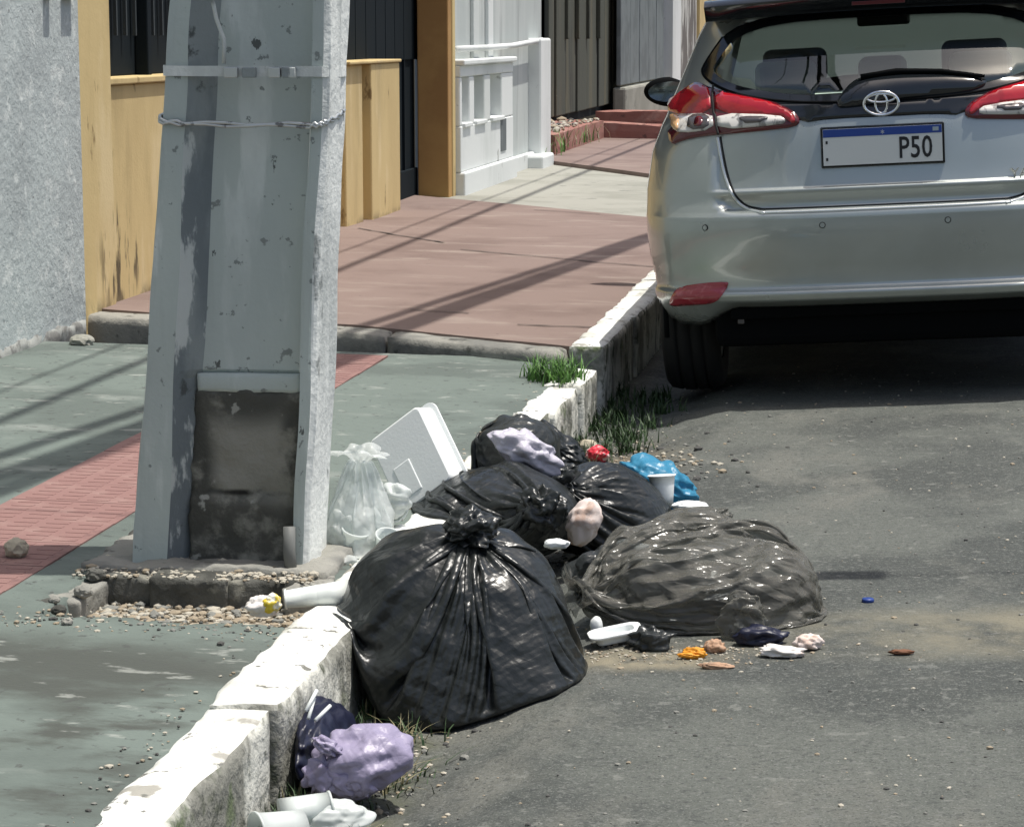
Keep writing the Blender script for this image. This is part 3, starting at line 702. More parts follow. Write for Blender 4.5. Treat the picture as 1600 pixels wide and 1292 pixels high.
wood_dark = mat('weathered_green_brown_sheet', (0.060, 0.066, 0.05), .85, layers=[
    dict(c=(0.10, 0.095, 0.062), s=3, lo=.50, hi=.64, d=7, st=(1, 1, .1)), dict(c=(0.03, 0.034, 0.028), s=4, lo=.55, hi=.66, d=7, st=(1, 1, .1)), dict(c=(.3, .28, .2), s=22, lo=.72, hi=.76, d=5)], bump=[(14, .4, .01)])
red_step = mat('red_brown_step_paint', (0.27, 0.12, 0.095), .88, layers=[dict(c=(0.33, 0.19, 0.155), s=4, lo=.50, hi=.66, d=6), dict(c=(0.13, 0.065, 0.055), s=9, lo=.60, hi=.68, d=6)], bump=[(20, .4, .006)])
weathered = mat('weathered_brown_white', (0.13, 0.12, 0.11), .9, layers=[dict(c=(0.5, .5, .47), s=2.5, lo=.5, hi=.58, d=8, st=(1, 1, .4))], bump=[(12, .4, .01)])

# ---- grey stucco house
XG = -3.20; YG1 = Yw(128, XG)
rubble_m = mat('grey_rubble', (.30, .31, .29), .95, layers=[dict(c=(.16, .16, .15), s=12, lo=.45, hi=.6)], bump=[(20, .6, .01)])
h = empty('grey_house', (XG, 6, 0), 'house front of rough grey stucco with a small bracket, next to the yellow wall', 'house')
def hb(name, b, m, parent, bevel=.006): return mobj(name, *BOX(*b), m, parent, bevel=bevel)
def hm(name, vf, m, parent, **k): return mobj(name, vf[0], vf[1], m, parent, **k)
hb('wall', (-7.5, XG, -2, YG1, -.1, 4.4), stucco, h, .012)
hm('wall_base', ROUGHBOX(XG - .08, XG + .012, 5.2, YG1 - .05, .0, .145, .03, .018, 3, 9), rubble_m, h, smooth=True)
for px, w in [(72, .035), (103, .06)]:
    q = PX(px, 2, XG); hb('bracket', (XG - .02, XG + .04, q.y - w, q.y + w, q.z + .008, q.z + .05), white_wall, h, .006)
# ---- yellow house front: pilaster, low wall, dark railing, block, gate, tall pillar
XY = -3.235
h = empty('yellow_house', (XY, 12, 0), 'ochre yellow house front with low wall, dark metal railing and gate', 'house')
ya, yb_, yc = YG1 + .004, Yw(168, XY), Yw(548, XY)
zsill = Zw(215, 131, XY)
hb('pilaster', (XY - .22, XY + .02, ya, yb_, .0, 3.4), yellow, h)
lw = hb('low_wall', (XY - .16, XY, yb_ + .002, yc, .0, zsill), yellow, h)
hb('wall_cap', (XY - .18, XY + .018, yb_ + .003, yc, zsill + .001, zsill + .03), yellow, h)
hm('wall_base', ROUGHBOX(XY - .1, XY + .05, ya + .1, yb_ + 2.2, .02, .135, .03, .02, 6, 9), rubble_m, h, smooth=True)
rl = hb('railing_panel', (XY - .15, XY - .12, yb_ + .003, yc + 4.4, zsill + .03, 3.2), navy_metal, h)
hb('beam', (XY - .3, XY + .02, yb_ + .003, yc + 4.0, 3.2, 3.6), yellow, h)
n = 26
for i in range(n):
    yy = yb_ + .05 + i * .135
    hb('railing_bar', (XY - .11, XY - .095, yy, yy + .016, zsill + .20, zsill + .48), bar_grey, h, 0)
hb('railing_post', (XY - .12, XY - .06, Yw(255, XY), Yw(258, XY) + .03, zsill + .03, 3.2), navy_metal, h)
XB = -3.165; ztop = Zw(600, 99, XB)
bl = [Yw(546, XB), Yw(572, XB), Yw(581, XB), Yw(625, XB)]
hb('block', (XB - .30, XB - .02, bl[0], bl[1], .0, ztop), yellow, h, .01)
hb('block', (XB - .30, XB - .07, bl[1] - .02, bl[2] + .02, .0, ztop - .005), yellow, h, .0)
hb('block', (XB - .30, XB, bl[2], bl[3], .0, ztop), yellow, h, .01)
hb('block_cap', (XB - .30, XB + .012, bl[0] - .01, bl[3] + .01, ztop + .001, ztop + .02), yellow, h, .006)
YP = Yw(701, -3.115); YP0 = YP
gt = empty('metal_gate', (-3.36, bl[3], .12), 'tall black metal gate between the yellow block and the brown pillar', 'gate')
gy0, gy1 = bl[1] - .6, YP + .1
hb('panel', (-3.40, -3.37, gy0, gy1, .10, 3.0), navy_metal, gt)
k = 0
yy = gy0
while yy < gy1 - .2:
    hb('bar', (-3.37, -3.352, yy, yy + .02, .12, 3.0), navy_metal, gt, 0)
    hb('louvre', (-3.37, -3.36, yy + .035, yy + .20, 1.14, 1.30), bar_grey, gt, 0); yy += .30
hb('kick_plate', (-3.37, -3.345, bl[3] + .05, gy1 - .02, .13, .34), navy_metal, gt)
pl = empty('gate_pillar', (-3.2, YP, .1), 'tall brown ochre pillar beside the black gate', 'pillar')
hb('shaft', (-3.33, -3.115, YP, YP + .12, .0, 3.6), ochre, pl, .008)
hb('painted_sunlit_side', (-3.30, -3.105, YP + .122, YP + .22, .0, 3.6), yellow, pl, .008)  # pillar's sunlit side: sunlight put into the colour as lighter yellow
# ---- white wall with balustrade panel
XW = -3.19; XPn = -3.07
wh = empty('white_wall', (XW, 18, .1), 'white painted wall with slotted balustrade panel, pipe rail and end column', 'wall')
w0, w1, w2 = YP + .224, Yw(802, XPn), Yw(846, XW)
hb('wall', (XW - .2, XW, w0, w2, .0, 3.4), pale_wall, wh)
for px in (735, 758):
    q = Yw(px, XW); hb('rib', (XW, XW + .03, q, q + .22, 1.0, 3.3), white_wall, wh)
zt_, zs1, zs0, zl = Zw(760, 100, XPn), Zw(760, 117, XPn), Zw(760, 190, XPn), Zw(760, 258, XPn)
hb('panel_base', (XW, XPn + .03, w0 + .0, w1 + .01, .02, zl), white_wall, wh, .012)
hb('panel_middle', (XW, XPn, w0, w1, zl + .001, zs0), white_wall, wh, .008)
hb('panel_top', (XW, XPn, w0, w1, zs1, zt_), white_wall, wh, .008)
hb('panel_cap', (XW, XPn + .03, w0, w1 + .02, zt_ + .001, zt_ + .04), white_wall, wh, .01)
slots = [(723, 735), (742, 758), (767, 785)]
ed = [w0] + [Yw(p, XPn) for s in slots for p in s] + [w1]
for i in range(0, len(ed), 2):
    hb('stile', (XW, XPn - .003, ed[i], ed[i + 1], zs0 + .001, zs1 - .001), white_wall, wh, .012)
for a, b in slots:
    hb('slot_sill', (XW, XPn + .02, Yw(a, XPn), Yw(b, XPn), zs0 - .01, zs0 + .02), white_wall, wh, .006)
hb('slot_back', (XW + .0, XW + .012, w0, w1, zs0, zs1), pale_wall, wh, 0)
hb('vent', (XPn, XPn + .006, Yw(782, XPn), Yw(790, XPn), Zw(786, 236, XPn), Zw(786, 186, XPn)), grey_metal, wh, 0)
hm('pipe_rail', TUBE([PX(714, 77, XW + .07), PX(760, 75, XW + .07), PX(800, 72, XW + .07), PX(847, 63, XW + .07)], .022, 8), white_wall, wh, smooth=True)
hb('skirting', (XW, XW + .05, w1 + .02, w2, .05, .26), white_wall, wh, .01)
XC = -3.08; zc = Zw(855, 60, XC)
hb('column', (XC - .2, XC, Yw(846, XC), Yw(861, XC), .0, zc), white_wall, wh, .02)
hb('column_base', (XC - .2, XC + .07, Yw(849, XC + .07) , Yw(866, XC + .07), .0, Zw(860, 236, XC)), white_wall, wh, .02)
hb('column_upper', (XC - .3, XC - .12, Yw(841, XC), Yw(846, XC) - .01, zc, 3.4), white_wall, wh, .02)
# ---- dark sheet fence on a red step
XF = -3.6
fe = empty('sheet_fence', (XF, 28, .1), 'tall fence of weathered dark green-brown sheets above a red step', 'fence')
edges = [858, 868, 884, 901, 917, 934, 944, 957, 969]
for i in range(len(edges) - 1):
    a, b = Yw(edges[i], XF), Yw(edges[i + 1], XF) - .10
    hb('sheet', (XF - .05, XF + .012 * (i % 2), a, b, .40, 3.6), wood_dark, fe, .012)
hb('backing', (XF - .12, XF - .08, Yw(858, XF), Yw(970, XF), .3, 3.6), navy_metal, fe, 0)
for i, px in enumerate([884, 901, 917, 934]):
    a = Yw(px, XF); hb('batten', (XF + .0, XF + .05, a - .18, a - .08, 1.18, 3.5), wood_dark, fe, .01)
YS1 = 26.4
st = empty('red_step', (-3.3, 24, .1), 'red brown painted step with low cross wall under the dark fence', 'step')
hm('step_block', ROUGHBOX(XF - .1, -3.15, Yw(868, -3.15), YS1 - .002, .0, .36, .12, .012, 5, 3), red_step, st)
V, Fc = ROUGHBOX(-3.35, -1.6, YS1, YS1 + .45, .0, .34, .08, .012, 6, 3)
V = [Vector((v.x, v.y, v.z * (1 - .14 * (v.x + 3.35)) if v.z > .1 else v.z)) for v in V]
hm('cross_wall', (V, Fc), red_step, st)
hm('upper_step', ROUGHBOX(-3.35, -1.7, YS1 + .9, YS1 + 1.3, .0, .42, .1, .012, 7, 3), red_step, st)
stones('gravel', 160, lambda r: (lambda y_: (r.uniform(-3.55, -3.2), y_, .362))(r.uniform(21.5, 26.3)), (.012, .035), peb[:2] + [peb[3]], 31)
# ---- grey sheet gate, white post, weathered wall and yellow wall farther on
XN = -3.45
gh = empty('grey_gate', (XN, 36, .1), 'plain grey metal sheet gate beyond the dark fence', 'gate')
g0, g1 = Yw(970, XN), Yw(1037, XN)
for i in range(5):
    a = g0 + (g1 - g0) * i / 5; hb('sheet', (XN - .06, XN - .004 * (i % 2), a, a + (g1 - g0) / 5 - .06, .62, 3.6), grey_metal, gh, .012)
hb('base_wall', (XN - .1, XN + .06, g0, g1, .05, .60), pale_slab, gh, .03)
fw = empty('far_wall', (XN, 46, .1), 'weathered brown and white wall with a pale post beyond the grey gate', 'wall')
hb('post', (XN - .1, XN + .12, g1 + .01, Yw(1050, XN), .05, 3.6), white_wall, fw)
hb('wall', (XN - .2, XN, Yw(1050, XN) + .01, Yw(1087, XN), .05, 3.6), weathered, fw)
yh = empty('far_yellow_house', (XN, 60, .1), 'distant ochre yellow house front behind the parked car', 'house')
hb('wall', (-8, XN + .05, Yw(1087, XN) + .02, 90, .05, 4.2), yellow, yh)
for i in range(3):
    a = Yw(1100, XN) + i * 5; hb('pilaster', (XN + .05, XN + .16, a, a + .8, .05, 4.2), ochre if i % 2 else yellow, yh)
# ================================================================= PARKED CAR (origin on the ground under the rear bumper)
silver = mat('silver_car_paint', (0.40, 0.435, 0.415), 0.30, 0.55, coat=1.0, layers=[dict(c=(0.37, .40, .38), s=2, lo=.45, hi=.6)], rvar=(3, .26, .36))
gloss_black = mat('gloss_black_trim', (0.008, 0.010, 0.012), 0.12, coat=.6)
matte_black = mat('black_plastic', (0.004, 0.0045, 0.005), 0.9, spec=.1)
rubber = mat('tyre_rubber', (0.014, 0.014, 0.014), 0.85, bump=[(60, .4, .003)])
seam_dark = mat('panel_gap', (0.012, 0.013, 0.013), .8)
chrome = mat('chrome', (0.85, 0.87, 0.88), 0.12, 1.0)
lamp_red = mat('red_lamp_lens', (0.42, 0.012, 0.020), 0.12, coat=.8, layers=[dict(c=(.30, .008, .014), s=8, lo=.45, hi=.6)])
lamp_dark = mat('dark_red_lamp_rim', (0.10, 0.008, 0.014), 0.15, coat=.8)
lamp_clear = mat('clear_lamp_lens', (0.62, 0.60, 0.56), 0.12, coat=.6, layers=[dict(c=(.25, .24, .23), s=30, lo=.52, hi=.62, st=(1, 1, .4))])
lamp_amber = mat('amber_lamp_lens', (0.66, 0.40, 0.20), 0.15, coat=.6)
lamp_grey = mat('lamp_reflector_grey', (0.13, 0.12, 0.12), 0.2, .5)
refl_red = mat('red_reflector', (0.32, 0.03, 0.045), 0.18, coat=.6, layers=[dict(c=(.46, .10, .12), s=9, lo=.48, hi=.58), dict(c=(.14, .02, .03), s=7, lo=.55, hi=.62, w=4)])
glass = pane('tinted_window_glass', (0.62, 0.70, 0.67), .05)
glass_clear = pane('windscreen_glass', (0.84, 0.89, 0.86), .03)
seat_grey = mat('grey_seat_fabric', (0.30, 0.33, 0.32), .9)
head_pale = mat('pale_headrest', (0.50, 0.54, 0.52), .8)
cabin_dark = mat('dark_cabin', (0.06, 0.066, 0.064), .85)

CX, CY, TILT = -0.055, 8.70, 0.052
car = bpy.data.objects.new('parked_car', None); col.objects.link(car)
tag(car, 'silver hatchback car parked at the kerb, seen from behind', 'car')
car.location = (CX, CY, zroad(CX) - .004); car.rotation_euler = (0.0, -TILT, 0.004)
CM = Matrix.Translation(car.location) @ car.rotation_euler.to_matrix().to_4x4(); CMI = CM.inverted()

_k = lambda t: (np.array([q[0] for q in t]), np.array([q[1] for q in t]))
KR = _k([(.26, .10), (.30, .055), (.345, .028), (.375, .006), (.392, -.004), (.402, .000), (.414, .024), (.45, .026), (.52, .010), (.60, .0), (.660, .001), (.677, .012), (.71, .028), (.80, .045), (.90, .07), (.97, .10), (1.03, .125), (1.075, .155), (1.10, .19), (1.28, .33), (1.38, .43), (1.425, .53), (1.455, .68), (1.478, .92), (1.49, 1.2), (1.497, 1.45)])
KH = _k([(.60, 0), (.668, .0), (.676, .006), (.681, .026), (.688, .030), (.71, .022), (.735, .004), (.746, .002), (.752, .016), (.78, .020), (.90, .012), (.96, .0), (1.5, 0)])      # hatch lies deeper than the quarter panels
KW = _k([(.26, .80), (.30, .825), (.36, .838), (.45, .842), (.62, .852), (.75, .848), (.88, .825), (.97, .79), (1.03, .765), (1.10, .735), (1.28, .655), (1.38, .60), (1.425, .56), (1.455, .49), (1.478, .38), (1.49, .26), (1.497, .12)])
KF = _k([(.26, 4.0), (.5, 4.12), (.7, 4.06), (.85, 3.9), (.95, 3.3), (1.0, 3.05), (1.2, 2.62), (1.38, 2.2), (1.425, 2.08), (1.455, 1.98), (1.478, 1.85), (1.49, 1.75), (1.497, 1.6)])
def kin(K, z): return float(np.interp(z, K[0], K[1]))
NR, NS, NF = 64, 22, 10
ang = np.concatenate([np.linspace(0, .55, 26, endpoint=False) * 1.0, np.linspace(.55, 1, NR - 26)]) * math.pi / 2
def slice_pts(z):
    W, R_, Ff, hd = kin(KW, z), kin(KR, z), kin(KF, z), kin(KH, z)
    n = 3.4 if z < 1.0 else 3.0
    B = .62 if z < 1.0 else .62 - .3 * min(1, (z - 1.0) / .5)
    if Ff - R_ < 1.1: B = min(B, (Ff - R_) * .4)
    pts = []
    xs_h = .575 - max(0, .72 - z) * 0.9 if z < .72 else .575 + max(0, z - .85) * .15
    for a in ang:
        x = W * math.sin(a) ** (2 / n); y = R_ + B * (1 - max(math.cos(a), 0) ** (2 / n))
        if hd: y += hd * float(1 - smooth(xs_h - .016, xs_h + .004, np.array(x)))
        pts.append((x, y))
    for i in range(1, NS + 1):
        t = i / (NS + 1); y = (R_ + B) + (Ff - B * .9 - R_ - B) * t; pts.append((W * (1 + .008 * math.sin(math.pi * t)), y))
    for i in range(NF + 1):
        a = math.pi / 2 * (1 - i / NF); pts.append((W * math.sin(a) ** (2 / 2.6), Ff - B * .9 * (1 - max(math.cos(a), 0) ** (2 / 2.6))))
    return pts
zlev = np.unique(np.concatenate([np.linspace(.26, .37, 6), np.linspace(.37, .43, 11), np.linspace(.43, .63, 8), np.linspace(.63, .66, 3), np.linspace(.66, .70, 13), np.linspace(.70, .73, 3), np.linspace(.73, .76, 9), np.linspace(.76, 1.06, 11), np.linspace(1.06, 1.12, 6), np.linspace(1.12, 1.40, 15), np.linspace(1.40, 1.497, 12)]))
V = []; half = None
for z in zlev:
    h_ = slice_pts(float(z)); half = len(h_)
    full = [(-x, y) for x, y in reversed(h_[1:])] + h_       # front centre doubled: ends meet
    for x, y in full:
        # bottom edge is lower at the corners than in the middle
        zz = z
        if z < .37 and y < 1.2:
            t = (z - .26) / .11; lo = .340 - .064 * float(smooth(np.array(.50), np.array(.66), np.array(abs(x)))); zz = lo + (.37 - lo) * t
        V.append((x, y, zz))
NC = 2 * half - 1
Fc_all = []
for j in range(len(zlev) - 1):
    for i in range(NC - 1): Fc_all.append((j * NC + i, j * NC + i + 1, (j + 1) * NC + i + 1, (j + 1) * NC + i))
top = tuple(range((len(zlev) - 1) * NC, len(zlev) * NC - 1))
bvh = BVHTree.FromPolygons([Vector(v) for v in V], Fc_all)
def car_px(px, py):
    """pixel -> point on the car's skin, in car coordinates"""
    o = CMI @ ORG; d = (CMI.to_3x3() @ ray(px, py)).normalized()
    hit = bvh.ray_cast(o, d)[0]
    if hit is None: hit = bvh.find_nearest(o + d * (8.9))[0]
    return hit
def onskin(x, z):
    h_, n_, _, _ = bvh.ray_cast(Vector((x, -1.5, z)), Vector((0, 1, 0)))
    if h_ is None: h_, n_, _, _ = bvh.find_nearest(Vector((x, .3, z)))
    if n_.y > 0: n_ = -n_
    return h_, n_
def resample(poly, step, closed=True):
    out = []; m_ = len(poly)
    for i in range(m_ if closed else m_ - 1):
        a, b = Vector(poly[i]), Vector(poly[(i + 1) % m_]); k = max(1, int((b - a).length / step))
        out += [a.lerp(b, t / k) for t in range(k)]
    if not closed: out.append(Vector(poly[-1]))
    return out
def chaikin(poly, n=2, closed=True):
    p = [Vector(q) for q in poly]
    for _ in range(n):
        q = []
        for i in range(len(p) if closed else len(p) - 1):
            a, b = p[i], p[(i + 1) % len(p)]; q += [a.lerp(b, .25), a.lerp(b, .75)]
        if not closed: q = [p[0]] + q + [p[-1]]
        p = q
    return p
def inside(pt, poly):
    x, y = pt; c = False; j = len(poly) - 1
    for i in range(len(poly)):
        xi, yi = poly[i]; xj, yj = poly[j]
        if (yi > y) != (yj > y) and x < (xj - xi) * (y - yi) / (yj - yi) + xi: c = not c
        j = i
    return c
def xz(pxs): return [(lambda h_: (h_.x, h_.z))(car_px(*p)) for p in pxs]
def mirror(poly): return [(-x, z) for x, z in reversed(poly)]
def patch(name, poly, off, thick, m, parent=car, step=.02, rnd=2, dome=0.0):
    """piece of trim lying on the skin: outline in (x, z)"""
    pl_ = chaikin(poly, rnd) if rnd else [Vector(q) for q in poly]
    pl_ = resample(pl_, step * .6); nb = len(pl_)
    xs_ = [q[0] for q in pl_]; zs_ = [q[1] for q in pl_]; pts = list(pl_)
    z = min(zs_) + step / 2
    while z < max(zs_):
        x = min(xs_) + step / 2
        while x < max(xs_):
            if inside((x, z), pl_) and min((Vector((x, z)) - q).length for q in pl_) > step * .45: pts.append(Vector((x, z)))
            x += step
        z += step
    vs, es, fs, *_ = delaunay_2d_cdt([Vector((p[0], p[1])) for p in pts], [(i, (i + 1) % nb) for i in range(nb)], [], 1, 1e-5)
    VV = []
    for q in vs:
        h_, n_ = onskin(q.x, q.y); o_ = off
        if dome: o_ += dome * min(1, min((q - b).length for b in pl_) / .03)
        VV.append(h_ + n_ * o_)
    FF = [list(reversed(f)) if (VV[f[1]] - VV[f[0]]).cross(VV[f[2]] - VV[f[0]]).y > 0 else list(f) for f in fs]
    from collections import Counter
    ec = Counter(); od = {}
    for f in FF:
        for i in range(len(f)):
            e = (f[i], f[(i + 1) % len(f)]); ec[tuple(sorted(e))] += 1; od[tuple(sorted(e))] = e
    n0 = len(VV); back = {}
    for e, c in ec.items():
        if c == 1:
            a, b = od[e]
            for q in (a, b):
                if q not in back:
                    h_, n_ = onskin(vs[q].x, vs[q].y); back[q] = len(VV); VV.append(VV[q] - n_ * thick)
            FF.append([b, a, back[a], back[b]])
    return mobj(name, VV, FF, m, parent, smooth=True)
def ribbon(name, poly, w, off, m, parent=car, closed=False, r=None):
    """line of trim along the skin"""
    pl_ = resample(chaikin(poly, 2, closed), .012, closed)
    pts = []
    for q in pl_:
        h_, n_ = onskin(q[0], q[1]); pts.append(h_ + n_ * off)
    return mobj(name, *TUBE(pts, w, 6), m, parent, smooth=True)

highlight_silver = mat('painted_edge_highlight', (.62, .65, .63), .22, .6, coat=1.0)  # brighter silver for strips that paint a sun highlight along the bumper edge
# ---- outlines taken from the photograph, on the left half of the car
gl_half = xz([(1150, 32), (1098, 104), (1098, 118), (1112, 131), (1140, 145), (1190, 156), (1260, 162)])
z_gl_b = gl_half[-1][1]
gl_top = gl_half[0][1]
win = gl_half + [(0, z_gl_b - .003)] + [(-x, z) for x, z in reversed(gl_half)] + [(0, gl_top + .015)]
ctr = Vector((0, (gl_top + z_gl_b) / 2))
shrink = lambda poly, kx, kz: [((x - ctr.x) * kx + ctr.x, (z - ctr.y) * kz + ctr.y) for x, z in poly]
win_in = shrink(win, .93, .84)
hole = shrink(win, .955, .90)
# ---- shell: split into painted body, window openings
WHEELS = [(.64, .30), (3.19, .30)]
keep, sides_l, sides_r, shield = [], [], [], []
for f in Fc_all:
    c = sum((Vector(V[i]) for i in f), Vector()) / 4
    if c.y < .9 and abs(c.x) < .72 and inside((c.x, c.z), hole) and c.z > 1.0: continue
    if any((c.y - wy) ** 2 + (c.z - wz) ** 2 < .352 ** 2 and abs(c.x) > .5 and c.y > .25 for wy, wz in WHEELS): continue
    fy = kin(KF, c.z); ry = kin(KR, c.z)
    if 1.0 < c.z < 1.375 and abs(c.x) > kin(KW, c.z) * .93 and .78 < c.y < fy - .42 and not (1.55 < c.y < 1.66):
        (sides_l if c.x < 0 else sides_r).append(f); continue
    if 1.0 < c.z < 1.40 and c.y > fy - .42 and abs(c.x) < kin(KW, c.z) * .90: shield.append(f); continue
    keep.append(f)
body = mobj('body', V, keep + [top], silver, car, smooth=True)
sol = body.modifiers.new('thickness', 'SOLIDIFY'); sol.thickness = .012; sol.offset = -1
mobj('side_window', V, sides_l, glass, car, smooth=True); mobj('side_window', V, sides_r, glass, car, smooth=True)
mobj('windscreen', V, shield, glass_clear, car, smooth=True)
# ---- rear window: dark printed border and clear pane
pts_o = resample(chaikin(win, 2), .012); pts_i = resample(chaikin(win_in, 2), .012)
rw = patch('rear_window', win_in, .0045, .004, glass, step=.03)
bo = chaikin(win, 2); bi = chaikin(win_in, 2)
VV, FF = [], []
for a, b in zip(bo, bi):
    for t in (0, .33, .66, 1):
        q = a.lerp(b, t); h_, n_ = onskin(q[0], q[1]); VV.append(h_ + n_ * .004)
nb = len(bo)
for i in range(nb):
    k = (i + 1) % nb
    for t in range(3): FF.append((i * 4 + t, k * 4 + t, k * 4 + t + 1, i * 4 + t + 1))
mobj('border', VV, FF, gloss_black, rw, smooth=True)
ribbon('rubber_seal', win, .005, .002, matte_black, rw, True)
# ---- roof spoiler over the window
sp = []
for i in range(25):
    x = -.60 + 1.20 * i / 24; e = abs(x) / .60; yb0 = .20 + .10 * e ** 3; z0 = 1.335 - .012 * e ** 2
    sp.append([(x, yb0 + .055, z0), (x, yb0, z0 + .050), (x, yb0 + .03, z0 + .068), (x, yb0 + .38, z0 + .10 - .02 * e), (x, yb0 + .38, z0 + .03), (x, yb0 + .16, z0 + .012)])
VV = [p for s in sp for p in s]; FF = []
for i in range(24):
    for k in range(6): k2 = (k + 1) % 6; FF.append((i * 6 + k, i * 6 + k2, (i + 1) * 6 + k2, (i + 1) * 6 + k))
FF += [tuple(range(6)), tuple(reversed(range(24 * 6, 25 * 6)))]
spo = mobj('spoiler', VV, FF, gloss_black, car, smooth=True, bevel=.004)
mobj('brake_light', *BOX(-.09, .09, .222, .235, 1.352, 1.366), lamp_dark, spo, bevel=.002)
# ---- black garnish between the lamps, with the wiper swelling
gar = xz([(1112, 133), (1140, 147), (1190, 158), (1262, 164), (1393, 166)])
gar_b = xz([(1393, 182), (1300, 186), (1250, 193)])
gpoly = [(x, z) for x, z in gar[1:-1]] + [(0, z_gl_b - .006)] + [(-x, z) for x, z in reversed(gar[1:-1])] + [(-x, z) for x, z in reversed(gar_b[1:])] + [(0, gar_b[0][1])] + list(reversed(gar_b[1:]))[::-1]
gpoly = [(x, z) for x, z in gar[1:-1]] + [(0, z_gl_b - .006)] + [(-x, z) for x, z in reversed(gar[1:-1])] + [(-x, z) for x, z in [gar_b[2], gar_b[1]]] + [gar_b[0]] + [gar_b[1], gar_b[2]]
patch('garnish', gpoly, .004, .006, gloss_black, rnd=1, step=.015)
# hump that carries the wiper: a raised dark wing
hump = xz([(1302, 170), (1318, 143), (1345, 122), (1393, 114), (1450, 113), (1515, 119), (1545, 128), (1530, 142), (1460, 150), (1393, 156), (1340, 168)])
patch('wiper_housing', hump, .010, .014, gloss_black, rnd=2, step=.012, dome=.016)
wa = [car_px(*q) for q in [(1345, 122), (1400, 113), (1470, 113), (1538, 121)]]
mobj('wiper_arm', *TUBE([p + Vector((0, -.034, .004)) for p in wa], [.009, .010, .008, .006], 8), matte_black, car, smooth=True)
# ---- tail lamps
L_out = xz([(1046, 155), (1062, 148), (1086, 131), (1095, 131), (1118, 143), (1165, 152), (1200, 159), (1225, 167), (1243, 178), (1251, 190), (1243, 199), (1200, 204), (1150, 209), (1100, 213), (1066, 220), (1050, 228), (1046, 200)])
L_red2 = xz([(1050, 160), (1064, 151), (1087, 135), (1100, 138), (1113, 145), (1116, 180), (1052, 181)])
L_red3 = xz([(1121, 146), (1165, 155), (1200, 162), (1224, 170), (1240, 182), (1244, 193), (1236, 194), (1222, 184), (1122, 181)])
L_cl1 = xz([(1050, 184), (1116, 182), (1118, 205), (1066, 211), (1056, 203)])
L_cl2 = xz([(1123, 183), (1218, 184), (1231, 192), (1218, 197), (1124, 205)])
L_gr1 = xz([(1080, 186), (1111, 184), (1112, 204), (1080, 207)])
L_gr2 = xz([(1157, 188), (1202, 187), (1200, 193), (1160, 196)])
L_am = xz([(1050, 186), (1066, 185), (1066, 209), (1058, 203)])
L_bulb = xz([(1090, 190), (1102, 189), (1102, 201), (1090, 202)])
L_seam = xz([(1118, 140), (1118, 165), (1121, 190), (1126, 212)])
for mir in (False, True):
    f_ = mirror if mir else (lambda p: p)
    lamp = patch('tail_lamp', f_(L_out), .010, .016, lamp_dark, rnd=1, step=.015, dome=.006)
    patch('red_lens', f_(L_red2), .018, .008, lamp_red, lamp, rnd=1, step=.012, dome=.004)
    patch('red_lens', f_(L_red3), .018, .008, lamp_red, lamp, rnd=1, step=.012, dome=.004)
    patch('clear_lens', f_(L_cl1), .019, .008, lamp_clear, lamp, rnd=1, step=.012)
    patch('clear_lens', f_(L_cl2), .019, .008, lamp_clear, lamp, rnd=1, step=.012)
    patch('reverse_reflector', f_(L_gr1), .022, .006, lamp_grey, lamp, rnd=1, step=.012)
    patch('reverse_reflector', f_(L_gr2), .022, .006, lamp_grey, lamp, rnd=1, step=.012)
    patch('amber_lens', f_(L_am), .0225, .006, lamp_amber, lamp, rnd=1, step=.012)
    patch('bulb', f_(L_bulb), .0235, .004, lamp_dark, lamp, rnd=2, step=.012)
    s_ = L_seam if not mir else [(-x, z) for x, z in L_seam]
    ribbon('lamp_gap', s_, .004, .020, seam_dark, lamp)
    # hatch gap beside the lamp down to the bumper
    sm = xz([(1126, 214), (1130, 240), (1136, 270), (1143, 292), (1154, 312), (1168, 323), (1196, 328)])
    sm = sm if not mir else [(-x, z) for x, z in sm]
    ribbon('hatch_gap', sm, .0035, .0005, seam_dark)
    sg = -1 if not mir else 1
    ribbon('bumper_highlight', [(x + sg * .011 * max(0, min(1, (z - .684) / .05)), z - .010 * max(0, min(1, (.76 - z) / .06))) for x, z in sm], .0075, -.001, highlight_silver)
    ro = xz([(1046, 474), (1052, 458), (1066, 447), (1100, 442), (1136, 440), (1139, 444), (1126, 466), (1112, 474), (1080, 476), (1052, 478)])
    patch('bumper_reflector', ro if not mir else mirror(ro), .004, .006, refl_red, rnd=1, step=.012, dome=.004)
    for px, py in ((1102, 356), (1285, 352)):
        h_ = car_px(px, py); x_ = h_.x if not mir else -h_.x; q, n_ = onskin(x_, h_.z)
        Mx = Matrix.Translation(q + n_ * .001) @ n_.to_track_quat('Z', 'Y').to_matrix().to_4x4()
        s1 = mobj('parking_sensor', *LATHE([(.0001, .003), (.008, .003), (.0085, .0)], 16, Mx), silver, car)
        mobj('sensor_ring', *LATHE([(.0088, .0), (.0088, .0015), (.0108, .0015), (.0108, -.001)], 16, Mx), seam_dark, s1)
ribbon('hatch_gap', [(-.42, .6825), (-.25, .681), (0, .681), (.25, .681), (.42, .6825)], .0035, .0005, seam_dark)
ribbon('bumper_highlight', [(-.42, .6725), (-.25, .671), (0, .671), (.25, .671), (.42, .6725)], .0075, -.001, highlight_silver)
